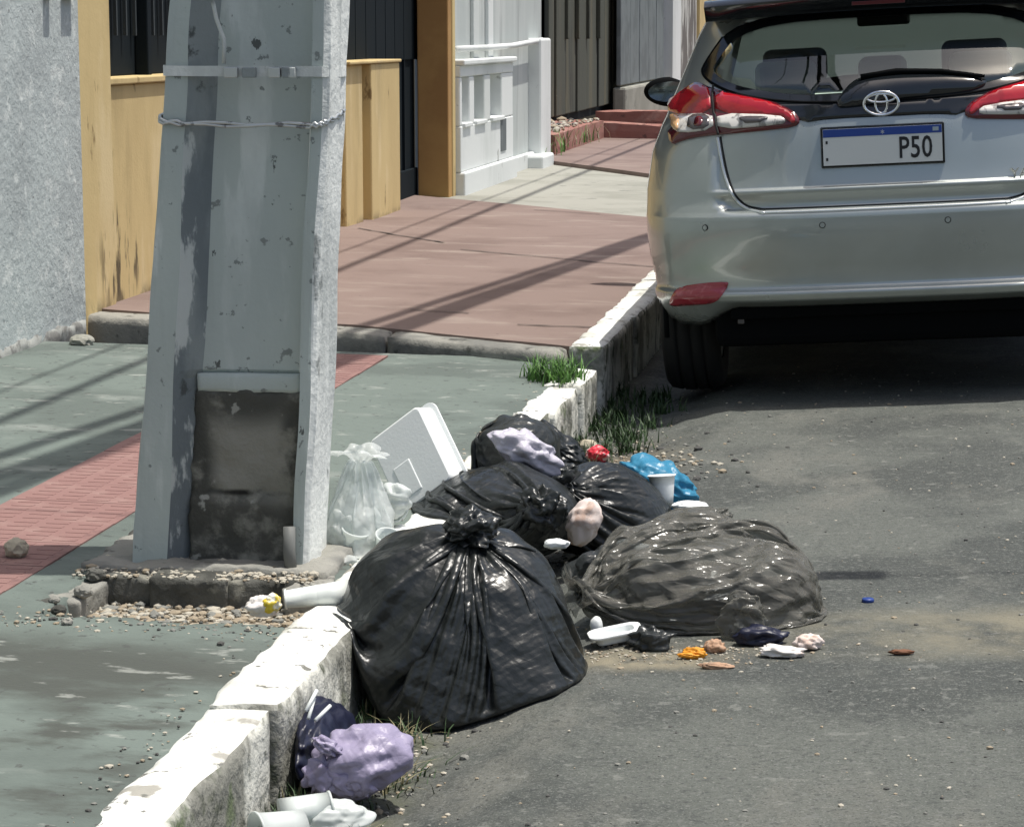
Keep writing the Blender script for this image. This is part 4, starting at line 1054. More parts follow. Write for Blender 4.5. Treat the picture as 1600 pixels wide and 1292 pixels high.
# ---- number plate with frame and characters
pc = car_px(1394, 226); q, n_ = onskin(0, pc.z)
plate = mobj('number_plate', *BOX(-.207, .207, q.y - .022, q.y + .03, pc.z - .069, pc.z + .069), gloss_black, car, bevel=.004)
pl_white = mat('plate_white', (.66, .68, .66), .4); pl_blue = mat('plate_blue', (.02, .06, .28), .4); pl_black = mat('plate_black', (.015, .016, .018), .5)
yf = q.y - .0225
mobj('plate_face', *BOX(-.199, .199, yf - .002, yf + .001, pc.z - .061, pc.z + .061), pl_white, plate)
mobj('plate_band', *BOX(-.198, .198, yf - .0032, yf - .0021, pc.z + .034, pc.z + .060), pl_blue, plate)
def text(name, s, size, M_, m, parent, ext=.0006, sx=1.0, bold=0.0):
    cu = bpy.data.curves.new(name, 'FONT'); cu.body = s; cu.size = size; cu.extrude = ext; cu.offset = bold; cu.resolution_u = 3; cu.space_character = 1.05
    tmp = bpy.data.objects.new(name, cu); col.objects.link(tmp)
    dg = bpy.context.evaluated_depsgraph_get(); me = bpy.data.meshes.new_from_object(tmp.evaluated_get(dg))
    bpy.data.objects.remove(tmp); me.materials.clear(); me.materials.append(m)
    me.transform(M_ @ Matrix.Diagonal((sx, 1, 1, 1)))
    o = bpy.data.objects.new(name, me); col.objects.link(o); o.parent = parent; return o
RX = Matrix.Rotation(math.pi / 2, 4, 'X')
text('plate_characters', 'P50', .102, Matrix.Translation((.052, yf - .0026, pc.z - .045)) @ RX, pl_black, plate, sx=.72, bold=.0012)
text('plate_mark', '*', .03, Matrix.Translation((-.005, yf - .0036, pc.z + .030)) @ RX, pl_white, plate)
for dz in (.012, -.045): mobj('plate_mark', *BOX(-.190, -.183, yf - .0032, yf - .0021, pc.z + dz, pc.z + dz + .010), pl_black, plate)
mobj('plate_flag', *BOX(.168, .188, yf - .0042, yf - .0033, pc.z + .041, pc.z + .054), mat('plate_flag_grey', (.35, .42, .45), .5), plate)
# ---- oval emblem of three rings, model lettering
ec_ = car_px(1393, 161); q, n_ = onskin(0, ec_.z); em_z = ec_.z; em_y = q.y - .020
def ring(a, b, r, cx=0, cz=0, n=40): 
    return TUBE([(cx + a * math.cos(t), em_y, em_z + cz + b * math.sin(t)) for t in [2 * math.pi * i / n for i in range(n + 1)]], r, 8, False)
emblem = mobj('emblem', *ring(.058, .039, .0055), chrome, car, smooth=True)
mobj('inner_ring', *ring(.020, .033, .0042, 0, .000), chrome, emblem, smooth=True)
mobj('inner_ring', *ring(.046, .0135, .0042, 0, .018), chrome, emblem, smooth=True)
bq = car_px(1585, 269); q, n_ = onskin(bq.x, bq.z)
text('model_lettering', 'YARIS', .042, Matrix.Translation((bq.x - .012, q.y - .004, bq.z - .014)) @ Matrix.Rotation(.12, 4, 'X') @ RX, chrome, car, ext=.003, sx=1.1)
# ---- mirrors
mirror_m = mat('mirror_dark', (.12, .145, .155), .12, .8)
for s in (-1, 1):
    Vm, Fm = ICO(4); VV = []
    for v in Vm:
        x, y, z = v; k = 1 - .25 * max(0, -x * s) - 0.25 * max(0, -s * x) * max(0, z)
        if y < 0: y *= .35
        VV.append((s * .955 + x * .118, 2.78 + y * .10, 1.045 + (z + .10 * x * s) * .066 * (1 - .45 * max(0, -x * s))))
    mi = mobj('wing_mirror', VV, Fm, matte_black, car, smooth=True)
    mobj('mirror_glass', *LATHE([(.0001, 0), (.8, 0), (.86, .04)], 28, Matrix.Translation((s * .957, 2.738, 1.047)) @ Matrix.Rotation(math.pi / 2, 4, 'X') @ Matrix.Diagonal((.108, .052, .05, 1))), mirror_m, mi, smooth=True)
    mobj('mirror_arm', *TUBE([(s * .78, 2.80, .98), (s * .88, 2.79, 1.01)], [.03, .02], 8), silver, mi, smooth=True)
# ---- wheels
for (wy, wz) in WHEELS:
    for s in (-1, 1):
        Mw = Matrix.Translation((s * .705, wy, wz)) @ Matrix.Rotation(math.pi / 2, 4, 'Y')
        wh_ = bpy.data.objects.new('wheel', None); col.objects.link(wh_); wh_.parent = car
        prof_ = [(.19, -.095), (.235, -.103), (.275, -.103), (.293, -.09), (.301, -.06), (.301, -.052), (.294, -.050), (.294, -.043), (.303, -.041), (.304, -.004), (.296, -.002), (.296, .006), (.304, .008), (.303, .041), (.294, .043), (.294, .05), (.301, .052), (.301, .06), (.293, .09), (.275, .103), (.235, .103), (.19, .095)]
        mobj('tyre', *LATHE(prof_, 56, Mw), rubber, wh_, smooth=True)
        rm = MB(); rm.add(LATHE([(.192, -.09), (.185, 0), (.192, .09), (.18, .085), (.17, .0)], 40, Mw))
        for k in range(10):
            a = k * math.pi / 5; c_, s2 = math.cos(a), math.sin(a)
            vv, ff = BOX(.03, .185, -.016, .016, .055, .075); rm.add(([Mw @ Vector((x * c_ - y * s2, x * s2 + y * c_, z * s)) for x, y, z in vv], ff))
        vv, ff = LATHE([(.0001, .085), (.04, .083), (.045, .05)], 20); rm.add(([Mw @ Vector((v.x, v.y, v.z * s)) for v in vv], ff))
        mobj('rim', rm.v, rm.f, galv, wh_)
        arch = [(s * (kin(KW, .45) * .925), wy + .355 * math.cos(t), wz + .355 * math.sin(t)) for t in np.linspace(-.2, math.pi + .2, 30)]
        mobj('wheel_arch_lip', *TUBE(arch, .010, 6), matte_black, car, smooth=True)
        mobj('wheel_liner', *LATHE([(.37, -.13), (.37, .13)], 40, Matrix.Translation((s * .68, wy, wz)) @ Matrix.Rotation(math.pi / 2, 4, 'Y')), matte_black, car) if False else None
# ---- underside, axle, muffler, tow hook
mobj('underbody', *BOX(-.60, .60, .16, 3.95, .20, .36), matte_black, car, bevel=.03)
mobj('undertray', *BOX(-.54, .54, .12, .30, .30, .345), matte_black, car, bevel=.01)
mobj('undertray', *BOX(-.80, .80, 1.05, 2.75, .22, .34), matte_black, car, bevel=.02)
mobj('axle_beam', *TUBE([(-.62, .66, .26), (.62, .66, .26)], .045, 10), matte_black, car, smooth=True)
mobj('muffler', *TUBE([(.05, .28, .285), (.52, .28, .285)], [.075, .075], 14), lamp_grey, car, smooth=True)
h_ = car_px(1167, 480)
mobj('tow_hook', *BOX(-.516, -.494, .13, .15, .285, .345), lamp_grey, car, bevel=.002)
# ---- cabin seen through the glass
mobj('parcel_shelf', *BOX(-.62, .62, .34, .95, .93, .955), cabin_dark, car, bevel=.01)
mobj('dashboard', *BOX(-.66, .66, 2.55, 3.0, .70, .97), cabin_dark, car, bevel=.05)
mobj('cabin_floor', *BOX(-.70, .70, .5, 3.0, .36, .40), cabin_dark, car)
def seat(x, y, w, zt, mb, mh, hw=.13):
    so = mobj('seat', *BOX(x - w, x + w, y, y + .13, .45, zt), mb, car, bevel=.05, seg=4)
    mobj('headrest', *BOX(x - hw, x + hw, y + .0, y + .10, zt + .05, zt + .19), mh, so, bevel=.035, seg=4)
    for d in (-.05, .05): mobj('headrest_rod', *TUBE([(x + d, y + .05, zt - .02), (x + d, y + .05, zt + .08)], .008, 6), galv, so)
for x in (-.36, 0.0, .36): seat(x, 1.0, .20 if x else .14, .98, seat_grey, head_pale, .115 if x else .09)
for x in (-.36, .36): seat(x, 1.85, .24, 1.02, cabin_dark, cabin_dark)
mobj('rear_view_mirror', *BOX(-.11, .11, 2.22, 2.25, 1.285, 1.335), cabin_dark, car, bevel=.012)
# ================================================================= RUBBISH: MATERIALS
black_bag = mat('black_bag_film', (0.016, 0.0185, 0.018), 0.32, rvar=(5, .24, .40), spec=.55, bump=[(38, .40, .010, (1, 1, 1), 'fold'), (95, .30, .004, (1, 1, 1), 'fold')])
grey_bag = film('grey_bag_film', (0.19, 0.185, 0.162), .34, .18, bump=[(32, .9, .016, (.5, 1.3, 1.3), 'fold'), (85, .6, .006, (.6, 1.2, 1.2), 'fold')], tr=.30)
black_thin = film('thin_black_film', (0.045, 0.05, 0.05), .12, .28, bump=[(50, .6, .010, (1, 1, 1), 'fold')], tr=.25)
lilac_bag = mat('lilac_bag_film', (0.285, 0.255, 0.365), 0.42, bump=[(48, .7, .008, (1, 1, 1), 'fold'), (120, .4, .003, (1, 1, 1), 'fold')])
pale_lilac = mat('pale_lilac_film', (0.50, 0.48, 0.55), 0.4, bump=[(50, .7, .008, (1, 1, 1), 'fold')])
navy_bag = mat('navy_bag_film', (0.008, 0.010, 0.028), 0.4, bump=[(22, .35, .008)])
clear_film = film('clear_bag_film', (0.80, 0.83, 0.81), .42, .25, bump=[(55, .7, .010, (1, 1, 1), 'fold'), (60, .3, .003)], tr=.35)
blue_film = film('blue_bag_film', (0.06, 0.30, 0.48), .05, .35, bump=[(50, .7, .008, (1, 1, 1), 'fold')], tr=.3)
foam = mat('white_foam', (0.80, 0.83, 0.82), .75, bump=[(140, .25, .002)])
cup_white = mat('white_cup_plastic', (0.72, 0.76, 0.73), .35)
cup_soft = film('thin_white_cup', (0.78, 0.82, 0.80), .12, .35, tr=.35)
paper = mat('white_tissue', (0.74, 0.70, 0.66), .9, layers=[dict(c=(.62, .47, .40), s=9, lo=.55, hi=.68, d=6)], bump=[(30, .5, .008)])
pinkish = mat('pinkish_white_cloth', (0.72, 0.62, 0.57), .85, layers=[dict(c=(.52, .38, .31), s=14, lo=.52, hi=.64, d=6)], bump=[(30, .4, .006)])
orange = mat('orange_peel', (0.72, 0.30, 0.02), .6); yellow_w = mat('yellow_wrapper', (0.72, 0.55, 0.05), .5, layers=[dict(c=(.75, .73, .66), s=22, lo=.5, hi=.6)])
tan = mat('food_scrap', (0.40, 0.25, 0.16), .8, layers=[dict(c=(.56, .45, .34), s=30, lo=.5, hi=.62)]); red_p = mat('red_wrapper', (0.55, 0.03, 0.05), .4, layers=[dict(c=(.75, .62, .6), s=14, lo=.46, hi=.52)])
blue_cap = mat('blue_plastic', (0.02, 0.05, 0.22), .4); brown_leaf = mat('brown_leaf', (0.16, 0.07, 0.035), .8)
stone_m = mat('pale_stone', (0.42, 0.38, 0.29), .9, layers=[dict(c=(.24, .21, .16), s=20, lo=.5, hi=.64)], bump=[(40, .6, .006)])

def bag_obj(name, sim, m, label, cat='garbage bag', group=None, sub=1, bunch=None):
    X, M_, N_ = sim
    lo = X.min(0); base = Vector(((X[:, 0].min() + X[:, 0].max()) / 2, (X[:, 1].min() + X[:, 1].max()) / 2, float(lo[2])))
    fs = tube_faces(M_, N_)
    kn = [i for i, f in enumerate(fs[:-1]) if i // N_ >= KROW[0]]
    root = empty(name, base, label, cat, group)
    mobj('body', X, fs[:(KROW[0]) * N_] + fs[-1:], m, root, smooth=True, sub=sub)
    used = X[KROW[0] * N_:]
    mobj('knot', used, tube_faces(M_ - KROW[0], N_)[:-1], m, root, smooth=True, sub=sub)
    if bunch:
        kc = Vector(used[:N_].mean(0)) + Vector(bunch[1]); b_ = bunch[0]
        mobj('gathered_top', *CRUMPLE(kc, b_, int(abs(kc.x) * 997) % 83, .45, 1.4, 5, sharp=.8, rotz=kc.y, fold=.5), m, root, smooth=True)
    return root
KROW = [83]
gnd = lambda x, y: ground_np(x, y)
GRP = 'rubbish heaped by the kerb'

# ---- big black bag against the kerb
kb = PY(737, 845, 5.00)
bag_obj('garbage_bag', film_bag((-.915, 5.07, .065), (.245, .235, .19), (kb.x, kb.y, kb.z), .282, slack=1.0, ruff=.035, ruff_out=.7, seed=3, press=.0002, core=.94, bend=.22, nl=14, lr=(.2, .42), steps=110, grav=.0004, var=.35, fold=.0025,
    bottom=(-.89, 5.06, -.08), ground=gnd, neck=.018, lumps=[((-1.06, 5.02, .0), (.11, .16, .11)), ((-.78, 5.04, .04), (.11, .17, .15)), ((-.92, 4.94, .01), (.19, .12, .14)), ((-1.02, 5.05, .11), (.11, .14, .11)), ((-.81, 5.06, .12), (.11, .14, .11))], N=170, K=84),
    black_bag, 'big full black garbage bag with a gathered knot on top, leaning on the kerb', bunch=((.062, .05, .036), (-.004, .01, .026)))
# ---- grey see-through bag lying on the asphalt
kg = PY(908, 925, 5.38)
bag_obj('garbage_bag', film_bag((-.455, 5.54, .045), (.26, .24, .125), (kg.x, kg.y, kg.z), .26, slack=1.04, ruff=.05, ruff_out=.7, seed=11, press=.0, core=.90, bend=.18, nl=14, var=.3, fold=.011, lr=(.22, .5), steps=80, grav=.0001,
    bottom=(-.20, 5.58, .05), ground=gnd, neck=.02, sym=True, wave=.008, lumps=[((-.28, 5.48, .03), (.10, .12, .12)), ((-.47, 5.68, .09), (.12, .10, .10))], N=200, K=84),
    grey_bag, 'flattened grey see-through garbage bag with long folds lying on the asphalt')
V, Fc = CRUMPLE((-.455, 5.56, .02), (.16, .14, .06), 31, .5, 2.0, 4, ground=-.03)
mobj('rubbish_lump', V, Fc, black_bag, smooth=True, label='dark rubbish inside the grey see-through bag', cat='rubbish')
# ---- black bag at the back left
kl = PY(842, 795, 6.0)
bag_obj('garbage_bag', film_bag((-1.0, 6.22, .055), (.215, .21, .130), (kl.x, kl.y, kl.z), .25, slack=1.04, ruff=.03, ruff_out=.7, seed=21, press=.0002, core=.93, bend=.22, nl=10, var=.35, fold=.003, steps=90, grav=.0003,
    bottom=(-1.14, 6.34, .08), ground=gnd, neck=.02, wave=.005, N=150, K=84),
    black_bag, 'black garbage bag under the small bags, behind the big one', bunch=((.055, .04, .05), (.012, -.01, .0)))
# ---- black bag at the back right
kr = PY(884, 765, 6.30)
bag_obj('garbage_bag', film_bag((-.77, 6.42, .035), (.145, .18, .130), (kr.x, kr.y, kr.z), .215, slack=1.04, ruff=.035, ruff_out=.8, seed=33, press=.0001, core=.93, bend=.26, nl=9, var=.3, fold=.003, steps=80, grav=.0001,
    bottom=(-.635, 6.44, -.0), ground=gnd, neck=.016, sym=True, wave=.005, N=160, K=84),
    black_bag, 'black garbage bag with sideways pleats, beside the blue plastic bag')
# ---- small black bag on top with a pale lilac bag over it
kt = PY(878, 742, 6.40)
bag_obj('garbage_bag', film_bag((-.985, 6.44, .205), (.11, .11, .075), (kt.x, kt.y, kt.z), .16, slack=1.06, ruff=.03, ruff_out=.7, seed=41, press=.0, core=.88, bend=.18, nl=9, var=.3, fold=.005, lr=(.25, .5), steps=70, grav=.0003,
    bottom=(-1.09, 6.44, .22), ground=lambda x, y: 0 * x + .12, neck=.014, sym=True, wave=.005, N=120, K=84),
    black_thin, 'small black bag on top of the heap, under a pale lilac bag', bunch=((.05, .035, .03), (.0, -.01, .0)))
c = PY(820, 700, 6.34)
mobj('plastic_bag', *CRUMPLE((c.x, c.y, c.z - .005), (.095, .05, .044), 5, .30, 1.1, 5, rotz=.0, tilt=.45, sharp=.6, fold=.40), pale_lilac, smooth=True, label='crumpled pale lilac plastic bag on top of the heap', cat='plastic bag')
c = PY(868, 690, 6.75)
mobj('plastic_bag', *CRUMPLE((c.x, c.y, c.z - .01), (.095, .07, .034), 9, .4, 1.4, 5, tilt=.5, fold=.5), black_bag, smooth=True, label='thin black plastic film scrunched behind the pale lilac bag', cat='plastic bag')
# ---- lilac and navy bags in the gutter
c = PY(566, 1178, 4.26)
lil = mobj('plastic_bag', *CRUMPLE((c.x, c.y, c.z - .016), (.092, .078, .062), 52, .22, .9, 5, ground=zroad(c.x) + .004, rotz=.35, tilt=-.25, fold=.20), lilac_bag, smooth=True,
    label='small torn lilac plastic bag lying in the gutter in front of the big black bag', cat='plastic bag')
for i, (px, py, r_, sd) in enumerate([(500, 1212, (.028, .02, .030), 53), (528, 1220, (.030, .016, .026), 54), (556, 1222, (.030, .014, .022), 57), (510, 1165, (.026, .02, .012), 58)]):
    q = PY(px, py, 4.20); mobj('torn_edge', *CRUMPLE((q.x, q.y, max(q.z, zroad(q.x) + .02)), r_, sd, .35, 1.2, 4, ground=zroad(q.x), tilt=.5, fold=.7), lilac_bag, lil, smooth=True)
c = PG(505, 1180)
mobj('plastic_bag', *CRUMPLE((-1.045, 4.44, -.035), (.038, .16, .075), 3, .25, 1.1, 5, ground=-.10, tilt=-.2, fold=.25), navy_bag, smooth=True, label='dark navy plastic bag wedged against the kerb under the big black bag', cat='plastic bag')
for i, (a, b) in enumerate([((478, 1110), (495, 1078)), ((482, 1122), (491, 1090)), ((493, 1125), (516, 1102))]):
    mobj('drinking_straw', *TUBE([PY(*a, 4.30), PY(*b, 4.34)], .0035, 8), cup_white, smooth=True, label='thin white straw poking out beside the navy bag', cat='straw', group='straws beside the navy bag')

# ---- cups
def cup(base, axis, L, r0, r1, m, label, rim=.003, group=None, squash=1.0, name='plastic_cup', cat='cup'):
    ax = Vector(axis).normalized(); Mx = Matrix.Translation(base) @ ax.to_track_quat('Z', 'Y').to_matrix().to_4x4() @ Matrix.Diagonal((1, squash, 1, 1))
    pr = [(.0008, .003), (r0 * .9, .003), (r0, 0), (r0 + (r1 - r0) * .33, L * .33), (r0 + (r1 - r0) * .36, L * .34), (r0 + (r1 - r0) * .66, L * .66), (r1, L - .004), (r1 + rim, L - .004), (r1 + rim, L), (r1 - .001, L), (r0 + (r1 - r0) * .6, L * .6), (r0 - .001, .006), (.0008, .006)]
    return mobj(name, *LATHE(pr, 32, Mx), m, smooth=True, label=label, cat=cat, group=group)
q = PG(395, 1300)
cup((-.985, 4.035, -.062), (-.80, -.60, -.02), .085, .028, .037, cup_soft, 'white plastic cup lying in the gutter with its open mouth towards the kerb', squash=.95)
cup((-1.035, 4.075, -.058), (.9, .35, .12), .09, .036, .030, cup_soft, 'squashed white plastic cup behind the open cup in the gutter', squash=.75)
mobj('plastic_bag', *CRUMPLE((-.945, 4.10, -.070), (.062, .04, .032), 15, .15, 1.1, 5, ground=-.105, rotz=.4, fold=.3), cup_soft, smooth=True, label='milky crumpled plastic beside the white cups in the gutter', cat='plastic bag')
# white tube of stacked cups and a yellow wrapper at the pole foot
a = P(548, 925, KT + .035); b = P(445, 936, KT + .022)
cup(a, b - a, (b - a).length, .030, .020, cup_white, 'white plastic cup lying on the kerb beside the big black bag', squash=.9)
c = P(418, 950, KT + .02)
mobj('food_wrapper', *CRUMPLE((c.x - .012, c.y, c.z + .004), (.030, .024, .022), 7, .35, 1.4, 4, ground=.06, fold=.5), paper, smooth=True, label='white torn wrapper with yellow print at the foot of the pole', cat='wrapper')
mobj('food_wrapper', *CRUMPLE((c.x + .012, c.y - .012, c.z + .012), (.018, .014, .018), 12, .35, 1.4, 4, fold=.6), yellow_w, smooth=True, label='scrap of yellow wrapper beside the white cup on the kerb', cat='wrapper')

# ---- foam box leaning behind the pole
def foam_tray(name, label, Lx, Ly, d, M_, wall=.008, step=True):
    mb = MB(); o = []
    def ringp(x, y, z, r, n=6):
        pts = []
        for cx, cy, a0 in ((x - r, y - r, 0), (-x + r, y - r, 90), (-x + r, -y + r, 180), (x - r, -y + r, 270)):
            for k in range(n + 1):
                a = math.radians(a0 + 90 * k / n); pts.append((cx + r * math.cos(a), cy + r * math.sin(a), z))
        return pts
    rings = [ringp(Lx * .90, Ly * .90, 0, .012), ringp(Lx * .94, Ly * .94, .003, .016), ringp(Lx * .96, Ly * .96, d * .25, .018), ringp(Lx, Ly, d, .02), ringp(Lx + .012, Ly + .012, d, .025), ringp(Lx + .012, Ly + .012, d + .006, .025), ringp(Lx - wall, Ly - wall, d + .006, .018), ringp(Lx * .9 - wall, Ly * .9 - wall, wall, .012)]
    n = len(rings[0]); V = [Vector(p) for r in rings for p in r]; Fc = []
    for i in range(len(rings) - 1):
        for k in range(n): k2 = (k + 1) % n; Fc.append((i * n + k, i * n + k2, (i + 1) * n + k2, (i + 1) * n + k))
    Fc += [tuple(reversed(range(n))), tuple(range((len(rings) - 1) * n, len(rings) * n))]
    return mobj(name, [M_ @ v for v in V], Fc, foam, label=label, cat='foam box', bevel=.002)
# the box shows its flat underside to the street: normal towards the camera, a little left
c = PY(640, 718, 6.25)
zax = Vector((-.40, -.88, .28)).normalized(); e1 = (PY(705, 730, 6.25) - PY(637, 640, 6.25)); e1 = (e1 - e1.dot(zax) * zax).normalized(); e2 = zax.cross(e1)
Mf = Matrix((( e1.x, e2.x, -zax.x, 0), (e1.y, e2.y, -zax.y, 0), (e1.z, e2.z, -zax.z, 0), (0, 0, 0, 1)))
fb = foam_tray('foam_box', 'white foam food box standing on edge behind the pole', .118, .09, .06, Matrix.Translation(c - zax * .0) @ Mf)
Vp, Fp = BOX(-.005, .085, -.055, .0, -.002, .004)
mobj('raised_panel', [Matrix.Translation(c) @ Mf @ Vector(v) for v in Vp], Fp, foam, fb, bevel=.003)
# ---- clear bag of cups between pole and heap
bag_obj('plastic_bag', film_bag((-1.245, 5.66, .155), (.085, .10, .095), (-1.235, 5.66, .28), .125, slack=1.15, ruff=.05, ruff_out=.8, seed=61, fold=.006, press=.0, core=.75, bend=.12, nl=9, lr=(.25, .55), steps=70,
    bottom=(-1.245, 5.66, .09), ground=lambda x, y: 0 * x + KT, neck=.02, theta_slack=1.12, N=110, K=84),
    clear_film, 'crumpled clear plastic bag holding white cups beside the pole', 'plastic bag')
for i, (px, py, Y_, ax, L, r0, r1) in enumerate([(572, 850, 5.70, (-.35, -.2, 1), .075, .020, .030), (600, 875, 5.62, (.25, -.35, .9), .07, .019, .029), (545, 870, 5.60, (.3, -.2, 1), .07, .02, .03), (612, 800, 5.95, (.2, -.8, .35), .06, .024, .036)]):
    p_ = PY(px, py, Y_); cup(p_, ax, L, r0, r1, cup_soft, ['white plastic cup tilted left inside the clear bag', 'white plastic cup next to the black bag edge in the clear bag', 'white plastic cup nearest the pole in the clear bag', 'white plastic cup lying open side out below the foam box'][i])
for i, (px, py, Y_, r, sd, m_, lb) in enumerate([(540, 840, 5.60, (.035, .03, .06), 91, clear_film, 'crinkled clear film against the edge of the pole'), (575, 775, 5.95, (.05, .04, .035), 92, clear_film, 'clear film bunch under the foam box'),
        (618, 780, 5.90, (.04, .03, .04), 93, cup_soft, 'milky plastic scrap between the foam box and the black bag'), (530, 880, 5.50, (.05, .03, .018), 94, clear_film, 'flat clear film on the kerb beside the pole')]):
    mobj('plastic_film', *CRUMPLE(PY(px, py, Y_), r, sd, .3, 1.3, 4, fold=.5), m_, smooth=True, label=lb, cat='plastic film')
for i, (px, py, Y_, ang_, lb) in enumerate([(567, 815, 5.72, 1.15, 'narrow white foam strip standing in the clear bag'), (590, 845, 5.66, 1.9, 'white foam flap leaning in the clear bag')]):
    c = PY(px, py, Y_); Mq = Matrix.Translation(c) @ Matrix.Rotation(ang_, 4, 'Y') @ Matrix.Rotation(.3, 4, 'Z')
    mobj('foam_piece', [Mq @ Vector(v) for v in BOX(-.048, .048, -.012, .012, -.006, .006)[0]], BOX(0, 1, 0, 1, 0, 1)[1], foam, label=lb, cat='foam piece', bevel=.004)
c = PY(1095, 812, 5.78)
mobj('plastic_bag', *CRUMPLE(c, (.07, .04, .025), 95, .3, 1.2, 5, tilt=-.2, fold=.5), grey_bag, smooth=True, label='loose grey film gathered on top of the grey bag', cat='plastic bag')
# ---- things between and behind the bags
c = PY(913, 815, 6.10)
mobj('cloth_bundle', *CRUMPLE((c.x, c.y, c.z), (.040, .042, .060), 22, .25, 1.1, 4, tilt=.35, fold=.2), pinkish, smooth=True, label='pinkish white cloth bundle wedged between the black bags', cat='cloth')
mobj('plastic_bag', *CRUMPLE((-.70, 5.86, .005), (.085, .06, .045), 27, .3, 1.3, 5, ground=-.06, tilt=-.35, fold=.55), black_thin, smooth=True, label='small scrunched black plastic bag in front of the cloth bundle', cat='plastic bag')
c = PY(1028, 755, 6.72)
mobj('plastic_bag', *CRUMPLE((c.x, c.y, c.z), (.105, .07, .055), 33, .3, 1.2, 5, ground=zroad(c.x), tilt=.35, fold=.45), blue_film, smooth=True, label='bright blue plastic bag behind the black bags', cat='plastic bag')
c = PR(934, 722)
mobj('food_wrapper', *CRUMPLE((c.x, c.y, zroad(c.x) + .025), (.036, .03, .026), 36, .3, 1.3, 4, fold=.45), red_p, smooth=True, label='red and white wrapper behind the heap', cat='wrapper')
c = PR(914, 706)
mobj('stone', *CRUMPLE((c.x, c.y + .05, zroad(c.x) + .012), (.034, .03, .022), 38, .25, 1.2, 3), stone_m, label='greyish stone in the gutter behind the heap', cat='stone')
cup(PY(1037, 793, 6.50), (-.08, .1, 1), .085, .024, .034, foam, 'white foam cup standing behind the black bags')
c = PY(1078, 790, 6.45)
mobj('foam_piece', *CRUMPLE((c.x, c.y, c.z), (.046, .03, .012), 41, .35, 1.4, 4, rotz=.2), foam, smooth=True, label='flat white foam piece behind the grey bag', cat='foam piece')
for i, (px, py, Y_, rx) in enumerate([(1000, 857, 6.12, .035), (975, 850, 6.0, .02), (870, 850, 5.75, .03)]):
    c = PY(px, py, Y_); mobj('foam_piece', *CRUMPLE(c, (rx, .02, .012), 44 + i, .5, 1.5, 3), foam, smooth=True, label=['white foam strip between the grey bag and the black bag', 'tiny white foam bit beside the scrunched black bag', 'white plastic scrap above the big black bag'][i], cat='foam piece')
# front of the grey bag
c = PR(965, 1012)
Mt = Matrix.Translation((c.x - .005, c.y + .02, zroad(c.x) + .012)) @ Matrix.Rotation(.25, 4, 'Z') @ Matrix.Rotation(-.18, 4, 'Y')
foam_tray('foam_tray', 'shallow white foam tray between the big black bag and the grey bag', .045, .032, .016, Mt, .004)
c = PR(930, 1000); mobj('foam_ball', *CRUMPLE((c.x, c.y + .02, zroad(c.x) + .028), (.014, .014, .020), 51, .12, 1, 3), foam, smooth=True, label='rounded white foam bit beside the big black bag', cat='foam piece')
c = PR(1015, 1018); mobj('plastic_bag', *CRUMPLE((c.x, c.y + .02, zroad(c.x) + .018), (.044, .03, .026), 53, .3, 1.4, 4, ground=zroad(c.x), fold=.6), black_thin, smooth=True, label='small charcoal plastic scrap beside the white foam tray', cat='plastic bag')
c = PR(1085, 1028)
for i, (dx, dy, r, s_) in enumerate([(0, 0, (.024, .012, .014), 55), (-.012, -.012, (.02, .006, .005), 57)]):
    mobj('orange_peel', *CRUMPLE((c.x + dx, c.y + dy, zroad(c.x) + .008), r, s_, .4, 1.5, 4, fold=.6), orange, smooth=True, label=['curled orange peel in front of the grey bag', 'thin strip of orange peel on the asphalt'][i], cat='peel')
c = PR(1120, 1044); mobj('food_scrap', *CRUMPLE((c.x, c.y, zroad(c.x) + .005), (.034, .012, .007), 61, .3, 1.4, 4, fold=.5), tan, smooth=True, label='long pinkish food scrap on the asphalt in front of the grey bag', cat='food scrap')
c = PR(1115, 1022); mobj('food_scrap', *CRUMPLE((c.x, c.y + .02, zroad(c.x) + .010), (.022, .016, .016), 63, .3, 1.4, 4, fold=.5), tan, smooth=True, label='brown food scrap beside the orange peel', cat='food scrap')
c = PR(1222, 1026); mobj('tissue', *CRUMPLE((c.x, c.y + .01, zroad(c.x) + .008), (.046, .022, .014), 65, .35, 1.4, 4, fold=.5, ground=zroad(c.x)), paper, smooth=True, label='crumpled white tissue at the corner of the grey bag', cat='tissue')
c = PR(1262, 1016); mobj('tissue', *CRUMPLE((c.x, c.y + .015, zroad(c.x) + .012), (.026, .020, .018), 67, .35, 1.4, 4, fold=.5, ground=zroad(c.x)), pinkish, smooth=True, label='pink and white tissue scrap by the right end of the grey bag', cat='tissue')
c = PR(1185, 1010); mobj('plastic_bag', *CRUMPLE((c.x, c.y + .03, zroad(c.x) + .014), (.055, .03, .022), 69, .3, 1.4, 4, fold=.5, ground=zroad(c.x)), navy_bag, smooth=True, label='dark navy plastic scrap under the front of the grey bag', cat='plastic bag')
V, Fc = CRUMPLE(PY(1160, 968, 5.30), (.048, .024, .056), 71, .25, 1.1, 5, ground=-.02, fold=.5)
mobj('plastic_bag', V, Fc, grey_bag, smooth=True, label='shiny grey film tail hanging from the grey bag onto the asphalt', cat='plastic bag')
c = PR(1356, 942); mobj('bottle_cap', *LATHE([(.0005, .009), (.012, .009), (.0135, .007), (.014, 0), (.0125, 0)], 24, Matrix.Translation((c.x, c.y, zroad(c.x) + .002))), blue_cap, smooth=True, label='small dark blue bottle cap on the asphalt', cat='bottle cap')
c = PR(1408, 1021); mobj('dry_leaf', *CRUMPLE((c.x, c.y, zroad(c.x) + .004), (.026, .008, .005), 73, .6, 1.6, 3, rotz=.1), brown_leaf, smooth=True, label='curled dry brown leaf on the sandy asphalt', cat='leaf')
